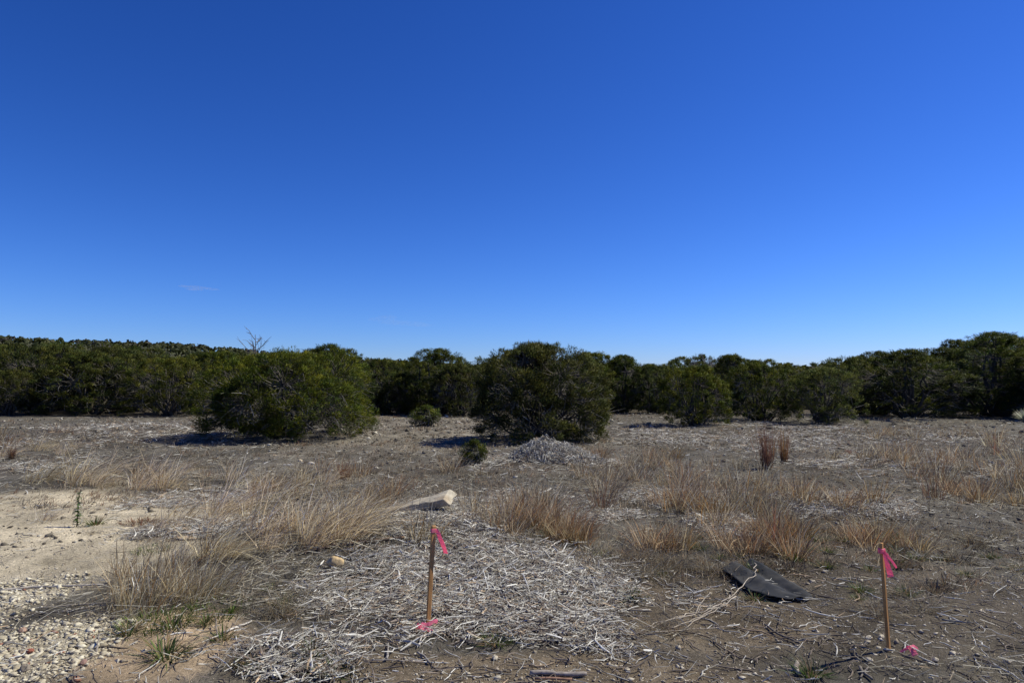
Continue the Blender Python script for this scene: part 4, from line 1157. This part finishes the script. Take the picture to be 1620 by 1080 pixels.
# ------------------------------------------------------------------ sticks and branches
def stick(pts, r0, r1, rgb, label, name='dead_branch', group=None, forks=(), seed=0, hop=.012, cat='branch'):
    """a fallen branch through photo ground points; forks: (start index, points, r0, r1)"""
    rng = np.random.default_rng(seed + 500)
    W = [np.array(gp(u, v)) + np.array([0, 0, k]) for (u, v, k) in pts]
    o0 = W[0].copy()
    def build(W, r0, r1, bag):
        W = np.array(W); n = 5 * (len(W) - 1) + 1; idx = np.linspace(0, len(W) - 1, n)
        P = np.stack([np.interp(idx, np.arange(len(W)), W[:, i]) for i in range(3)], 1)
        for _ in range(2): P[1:-1] = (P[:-2] + 2 * P[1:-1] + P[2:]) / 4
        L = np.linalg.norm(W[-1] - W[0])
        P[1:-1] += rng.normal(0, min(.011 * L, .012), (n - 2, 3)) * np.array([1, 1, .25])
        R = np.linspace(r0, r1, n) * rng.uniform(.82, 1.15, n); R[0] *= .75
        P[:, 2] = np.maximum(P[:, 2], ground_z(P[:, 0], P[:, 1]) + R * .6 + hop)
        P = np.concatenate([P[:1], P, P[-1:]]); R = np.concatenate([[.0004], R, [.0004]])
        c = np.array(rgb) * rng.uniform(.8, 1.2, (len(P), 1))
        tubes(bag, (P - o0)[None], R[None], c[None], 6)
        return P
    bag = Bag(); build(W, r0, r1, bag)
    me = bag.mesh(name, M_WOOD, True)
    if forks:
        root = thing(name, o0, label, cat, group); stem = link('stem', me, root)
        for (fp, a, b) in forks:
            fb = Bag(); build([np.array(gp(u, v)) + np.array([0, 0, k]) for (u, v, k) in fp], a, b, fb)
            link('side_branch', fb.mesh('side_branch', M_WOOD, True), stem)
        return root
    o = link(name, me); o.location = o0
    return tag(o, label, cat, group)

stick([(473, 878, .01), (530, 866, .02), (590, 860, .03), (640, 854, .03)], .011, .014, (.17, .115, .085), 'long dark stick with a reddish broken end at the edge of the straw grass')
stick([(586, 885, .02), (620, 888, .03), (655, 893, .02), (680, 903, .02)], .009, .012, (.16, .145, .135), 'dark grey curved stick lying behind the leaning stake', seed=1)
stick([(0, 937, .01), (50, 931, .01), (90, 930, .012), (165, 927, .01)], .010, .007, (.36, .33, .30), 'long straight grey stick on the pale dirt', seed=2)
stick([(62, 964, .01), (110, 960, .01), (170, 955, .01)], .006, .004, (.27, .24, .21), 'thin stick with a forked end in front of the brown clump', seed=3, forks=[([(95, 970, .01), (140, 963, .01), (175, 958, .01)], .005, .003)])
stick([(838, 1069, .01), (870, 1069, .02), (900, 1072, .02), (928, 1070, .01)], .016, .012, (.27, .235, .215), 'thick split weathered stick on the bare soil', seed=4)
stick([(846, 1077, .005), (905, 1078, .005)], .009, .007, (.24, .14, .10), 'reddish stick under the thick split one', seed=5)
stick([(1020, 1000, .01), (1080, 978, .03), (1120, 972, .03), (1150, 960, .04), (1172, 940, .07), (1196, 925, .09), (1194, 908, .10)], .003, .0035, (.46, .40, .33), 'pale bare forked branch arching up over the black mat', seed=6, hop=.006,
      forks=[([(1055, 998, .02), (1100, 985, .02), (1140, 965, .05), (1155, 955, .07)], .003, .004), ([(1080, 1000, .02), (1130, 972, .03), (1165, 955, .06)], .003, .004),
             ([(1100, 975, .03), (1113, 960, .06), (1124, 953, .08)], .004, .002), ([(1030, 1003, .02), (1090, 1000, .02), (1160, 995, .02)], .004, .002), ([(1020, 996, .02), (1060, 988, .04), (1100, 980, .04)], .004, .003)])
stick([(1070, 925, .01), (1090, 932, .01), (1108, 938, .01)], .012, .009, (.10, .09, .08), 'short charred stick in the shade of the grey weed', seed=7)
stick([(1045, 992, .01), (1120, 1010, .01), (1150, 1035, .01), (1200, 1050, .01)], .005, .004, (.14, .115, .10), 'long dark crooked root crossing the bare soil', seed=8)
stick([(660, 1035, .01), (672, 1042, .01), (680, 1052, .01)], .007, .009, (.22, .20, .185), 'short bent grey stick below the leaning stake', seed=9)
stick([(614, 1018, .015), (614, 1032, .015), (612, 1046, .01)], .006, .008, (.26, .24, .225), 'upright-lying grey stick below the pink tape', seed=10, forks=[([(585, 1047, .006), (612, 1047, .008), (640, 1049, .006)], .004, .003)])
stick([(920, 958, .02), (938, 978, .02), (948, 1000, .01)], .014, .010, (.38, .35, .32), 'thick grey split branch at the end of the mulch', seed=11)
stick([(880, 875, .03), (900, 890, .03), (925, 900, .02), (940, 908, .02)], .010, .007, (.24, .22, .21), 'dark branch along the upper edge of the mulch', seed=12)
stick([(850, 905, .03), (870, 920, .03), (890, 935, .02)], .008, .009, (.2, .18, .17), 'dark slanting branch half sunk in the mulch', seed=13)
stick([(660, 1027, .012), (668, 1012, .03), (690, 1006, .03), (715, 998, .02)], .004, .006, (.50, .47, .44), 'pale curved stick touching the pink tape', seed=14)
stick([(1210, 990, .01), (1240, 1010, .01), (1265, 1020, .01)], .008, .007, (.14, .12, .105), 'dark broken stick between mat and second stake', seed=15)
stick([(1262, 1050, .01), (1258, 1062, .01), (1264, 1070, .01)], .013, .016, (.30, .26, .235), 'stubby wood chunk near the green tuft by the second stake', seed=16)
stick([(1397, 1030, .006), (1416, 1032, .006)], .006, .006, (.46, .42, .37), 'pale stub of wood at the foot of the second stake', seed=17)
stick([(1350, 1030, .01), (1356, 1041, .01), (1370, 1046, .01)], .008, .006, (.11, .1, .09), 'short dark twig in the shadow of the second stake', seed=18)
stick([(1490, 983, .005), (1515, 986, .005), (1540, 988, .005)], .007, .005, (.18, .17, .165), 'straight dark stick on the open soil past the second stake', seed=19)
stick([(1360, 1058, .01), (1366, 1068, .012), (1380, 1078, .01)], .010, .008, (.16, .14, .125), 'dark bent stick in front of the second stake', seed=20, forks=[([(1360, 1075, .01), (1368, 1066, .02), (1374, 1060, .02)], .006, .005)])
stick([(420, 1072, .01), (470, 1062, .01), (520, 1050, .01)], .012, .006, (.52, .49, .455), 'pale long split stick lying in the shredded wood', seed=21)
stick([(350, 1005, .01), (375, 995, .02), (398, 985, .01)], .008, .006, (.5, .47, .44), 'straight pale stick crossing the pinkish dirt edge', seed=22)
stick([(400, 1038, .01), (412, 1052, .02), (420, 1060, .01)], .013, .009, (.13, .115, .105), 'dark knotted stick in the shredded wood', seed=23, forks=[([(390, 1036, .02), (412, 1032, .02), (430, 1030, .02)], .010, .007)])
stick([(152, 1035, .01), (154, 1025, .03), (156, 1015, .05)], .006, .004, (.24, .21, .19), 'dark twig poking up from the pinkish dirt', seed=24)
stick([(345, 1012, .01), (342, 1000, .03), (340, 990, .05)], .006, .004, (.2, .17, .15), 'crooked twig standing in the edge of the mulch', seed=25)
stick([(520, 870 + 50, .01), (470, 925, .01), (430, 930, .01)], .007, .006, (.16, .14, .13), 'thin dark branch lying across the mulch by the tan rock', seed=26)
rs = np.random.default_rng(19)
k = 0
while k < 46:      # more pieces of broken branch one can pick out in the mulch
    u = rs.uniform(330, 1010); v = rs.uniform(850, 1075); x, y, z = gp(u, v)
    if blob(np.array([x]), np.array([y]), Z_MULCH, 5)[0] < .5: continue
    a = rs.uniform(0, 6.28); L = rs.uniform(35, 75)
    du, dv = math.cos(a) * L, math.sin(a) * L * .35
    dk = rs.random() < .5
    stick([(u, v, .035), (u + du / 2, v + dv / 2 + rs.normal(0, 3), .045), (u + du, v + dv, .035)], rs.uniform(.006, .010), rs.uniform(.004, .008),
          (.15, .13, .115) if dk else (.46, .43, .40), ('dark broken branch piece in the mulch ' if dk else 'bleached branch piece in the mulch ') + near_mark(x, y), 'branch_piece',
          'dark branch pieces in the mulch' if dk else 'bleached branch pieces in the mulch', seed=30 + k, hop=.02)
    k += 1

# ------------------------------------------------------------------ brush heap
def brush_heap(u, v, w, h, seed, label, n):
    rng = np.random.default_rng(seed); x, y, z = gp(u, v)
    o = thing('brush_heap', (x, y, z), label, 'brush pile')
    lob = [(-.08, 0, .50, 1.0), (.16, .03, .42, .78), (.36, -.03, .34, .42), (-.30, -.05, .30, .40), (.02, -.14, .40, .5)]
    def prof(px, py):
        px = np.asarray(px); py = np.asarray(py); b = np.zeros(px.shape)
        for (cx, cy, rr, hh) in lob:
            b = np.maximum(b, h * hh * np.maximum(0, 1 - np.sqrt(((px / w - cx) / rr) ** 2 + ((py / w - cy) / (rr * .72)) ** 2)) ** .75)
        return b * (1 + .18 * vnoise(px, py, 4, 7))
    gx_, gy_ = np.meshgrid(np.linspace(-w * .62, w * .74, 48), np.linspace(-w * .5, w * .5, 36))
    gz_ = prof(gx_, gy_) * .88 - .03 + ground_z(gx_ + x, gy_ + y) - z
    i_ = (np.arange(35)[:, None] * 48 + np.arange(47)[None]).ravel()
    link('core', mesh_np('heap_core', np.stack([gx_, gy_, gz_], -1).reshape(-1, 3), np.stack([i_, i_ + 1, i_ + 49, i_ + 48], 1), col=np.full((48 * 36, 3), .13), mats=[M_WOOD]), o)
    bag = Bag()
    a = rng.uniform(0, 6.28, n); r = np.sqrt(rng.uniform(0, 1.15, n))
    px = np.cos(a) * r * w * .58 + .06 * w; py = np.sin(a) * r * w * .42; pz = prof(px, py)
    az = rng.uniform(0, 6.28, n); L = rng.gamma(3, .045, n) + .06; L[:40] *= 2.6
    t = np.linspace(-.5, .5, 4)[None]
    X = px[:, None] + np.cos(az)[:, None] * t * L[:, None]; Y = py[:, None] + np.sin(az)[:, None] * t * L[:, None]
    Z = prof(X, Y) * .6 + pz[:, None] * .4 + rng.uniform(0, .05, (n, 1)) + rng.normal(0, .03, (n, 4)) + .01
    Z = Z + (rng.normal(0, .35, n) * L)[:, None] * t * (rng.random((n, 1)) < .12)
    Z = np.maximum(Z + ground_z(X + x, Y + y) - z, ground_z(X + x, Y + y) - z + .006)
    tubes(bag, np.stack([X, Y, Z], -1), rng.uniform(.003, .0075, n)[:, None] * np.array([.7, 1, .9, .4])[None], wood_tints(n, rng, .14), 3)
    s = link('shredded_sticks', bag.mesh('shredded_sticks', M_WOOD), o); s['kind'] = 'stuff'
brush_heap(872, 727, 1.5, .40, 3, 'grey heap of shredded brush in front of the loose juniper', 4200)

# ------------------------------------------------------------------ green weed, yucca
def green_weed(u, v, vt):
    x, y, z = gp(u, v); h = up_h(u, v, vt); rng = np.random.default_rng(1)
    o = thing('green_weed', (x, y, z), 'tall single green leafy weed standing on the pale dirt', 'weed')
    b = Bag(); P = np.stack([np.linspace(0, .02, 6), np.zeros(6), np.linspace(-.03, h, 6)], 1)[None]
    tubes(b, P, np.linspace(.006, .003, 6)[None], np.array([[.10, .13, .04]]), 5); link('stem', b.mesh('weed_stem', M_GREEN, True), o)
    n = 190; t = rng.uniform(.05, 1, n); a = rng.uniform(0, 6.28, n)
    B = np.stack([.02 * t, 0 * t, h * t], 1); d = norm(np.stack([np.cos(a), np.sin(a), rng.uniform(-.1, .8, n)], 1))
    L = rng.uniform(.03, .07, n) * (1.15 - .5 * t); tt = np.linspace(0, 1, 4)[None, :, None]
    P = B[:, None] + d[:, None] * L[:, None, None] * tt - np.array([0, 0, 1.]) * L[:, None, None] * .35 * tt ** 2
    lb = Bag(); ribbons(lb, P, L[:, None] * np.array([.06, .2, .16, .02])[None], norm(np.cross(d, np.array([0, 0, 1.]))), np.array([.075, .135, .028]) * rng.uniform(.7, 1.3, (n, 1)))
    link('leaves', lb.mesh('weed_leaves', M_GREEN), o)
green_weed(121, 833, 778)

def yucca(u, v, r):
    x, y, z = gp(u, v); rng = np.random.default_rng(2); n = 130
    o = thing('yucca', (x, y, z), 'spiky pale yucca rosette at the edge of the dark junipers', 'yucca')
    e = np.arcsin(rng.uniform(.02, .98, n)); a = rng.uniform(0, 6.28, n)
    d = np.stack([np.cos(a) * np.cos(e), np.sin(a) * np.cos(e), np.sin(e)], 1); tt = np.linspace(0, 1, 5)[None, :, None]
    L = r * rng.uniform(.75, 1.1, n)
    P = np.array([0, 0, .08]) + d[:, None] * L[:, None, None] * tt - np.array([0, 0, 1.]) * L[:, None, None] * .08 * tt ** 2
    P[..., 2] = np.maximum(P[..., 2], .03)
    b = Bag(); ribbons(b, P, .012 * np.array([1, 1.2, 1, .7, .1])[None].repeat(n, 0), norm(np.cross(d, np.array([0, 0, 1.]))), np.array([.30, .32, .24]) * rng.uniform(.8, 1.3, (n, 1)))
    link('leaf_rosette', b.mesh('yucca_leaves', M_GREEN), o)
    b = Bag(); tubes(b, np.array([[[0, 0, -.05], [0, 0, .06], [0, 0, .14]]]), np.array([[.06, .07, .03]]), np.array([[.2, .17, .13]]), 8); link('crown_base', b.mesh('yucca_base', M_BARK, True), o)
yucca(1622, 668, .62)

def cirrus(u, v, ru, rv, dens, seed):
    '''thin ice cloud a long way off, a few drawn-out streaks of even, very thin vapour'''
    m = bpy.data.materials.new('ice_cloud'); m.use_nodes = True; N = m.node_tree.nodes; N.remove(N['Principled BSDF'])
    pv = N.new('ShaderNodeVolumePrincipled'); pv.inputs['Density'].default_value = dens; pv.inputs['Color'].default_value = (.95, .95, .97, 1); pv.inputs['Anisotropy'].default_value = .3
    m.node_tree.links.new(pv.outputs[0], N['Material Output'].inputs['Volume'])
    d = pix_dir(u, v); D = 9000.0; c = d / d[1] * D + np.array([0, 0, EYE]); rng = np.random.default_rng(seed); vv, ff = ICO3; b = Bag()
    for k in range(7):
        s_ = rng.uniform(.35, 1.0); ox = rng.uniform(-.7, .7)
        P = vv * np.array([ru / F * D * s_ * .55, 120, rv / F * D * .30 * rng.uniform(.5, 1)])
        P = P + np.array([ox * ru / F * D, rng.uniform(-100, 100), (-.55 * ox + rng.normal(0, .18)) * rv / F * D])
        b.add(P, T=ff)
    o = link('cirrus_cloud', b.mesh('cirrus_cloud', m, True)); o.location = c; tag(o, kind='structure')
cirrus(312, 455, 30, 4, .0022, 1)
cirrus(630, 508, 55, 12, .00035, 2)

print('objects', len(bpy.data.objects), 'mesh tris', sum(len(m.polygons) for m in bpy.data.meshes) * 2)
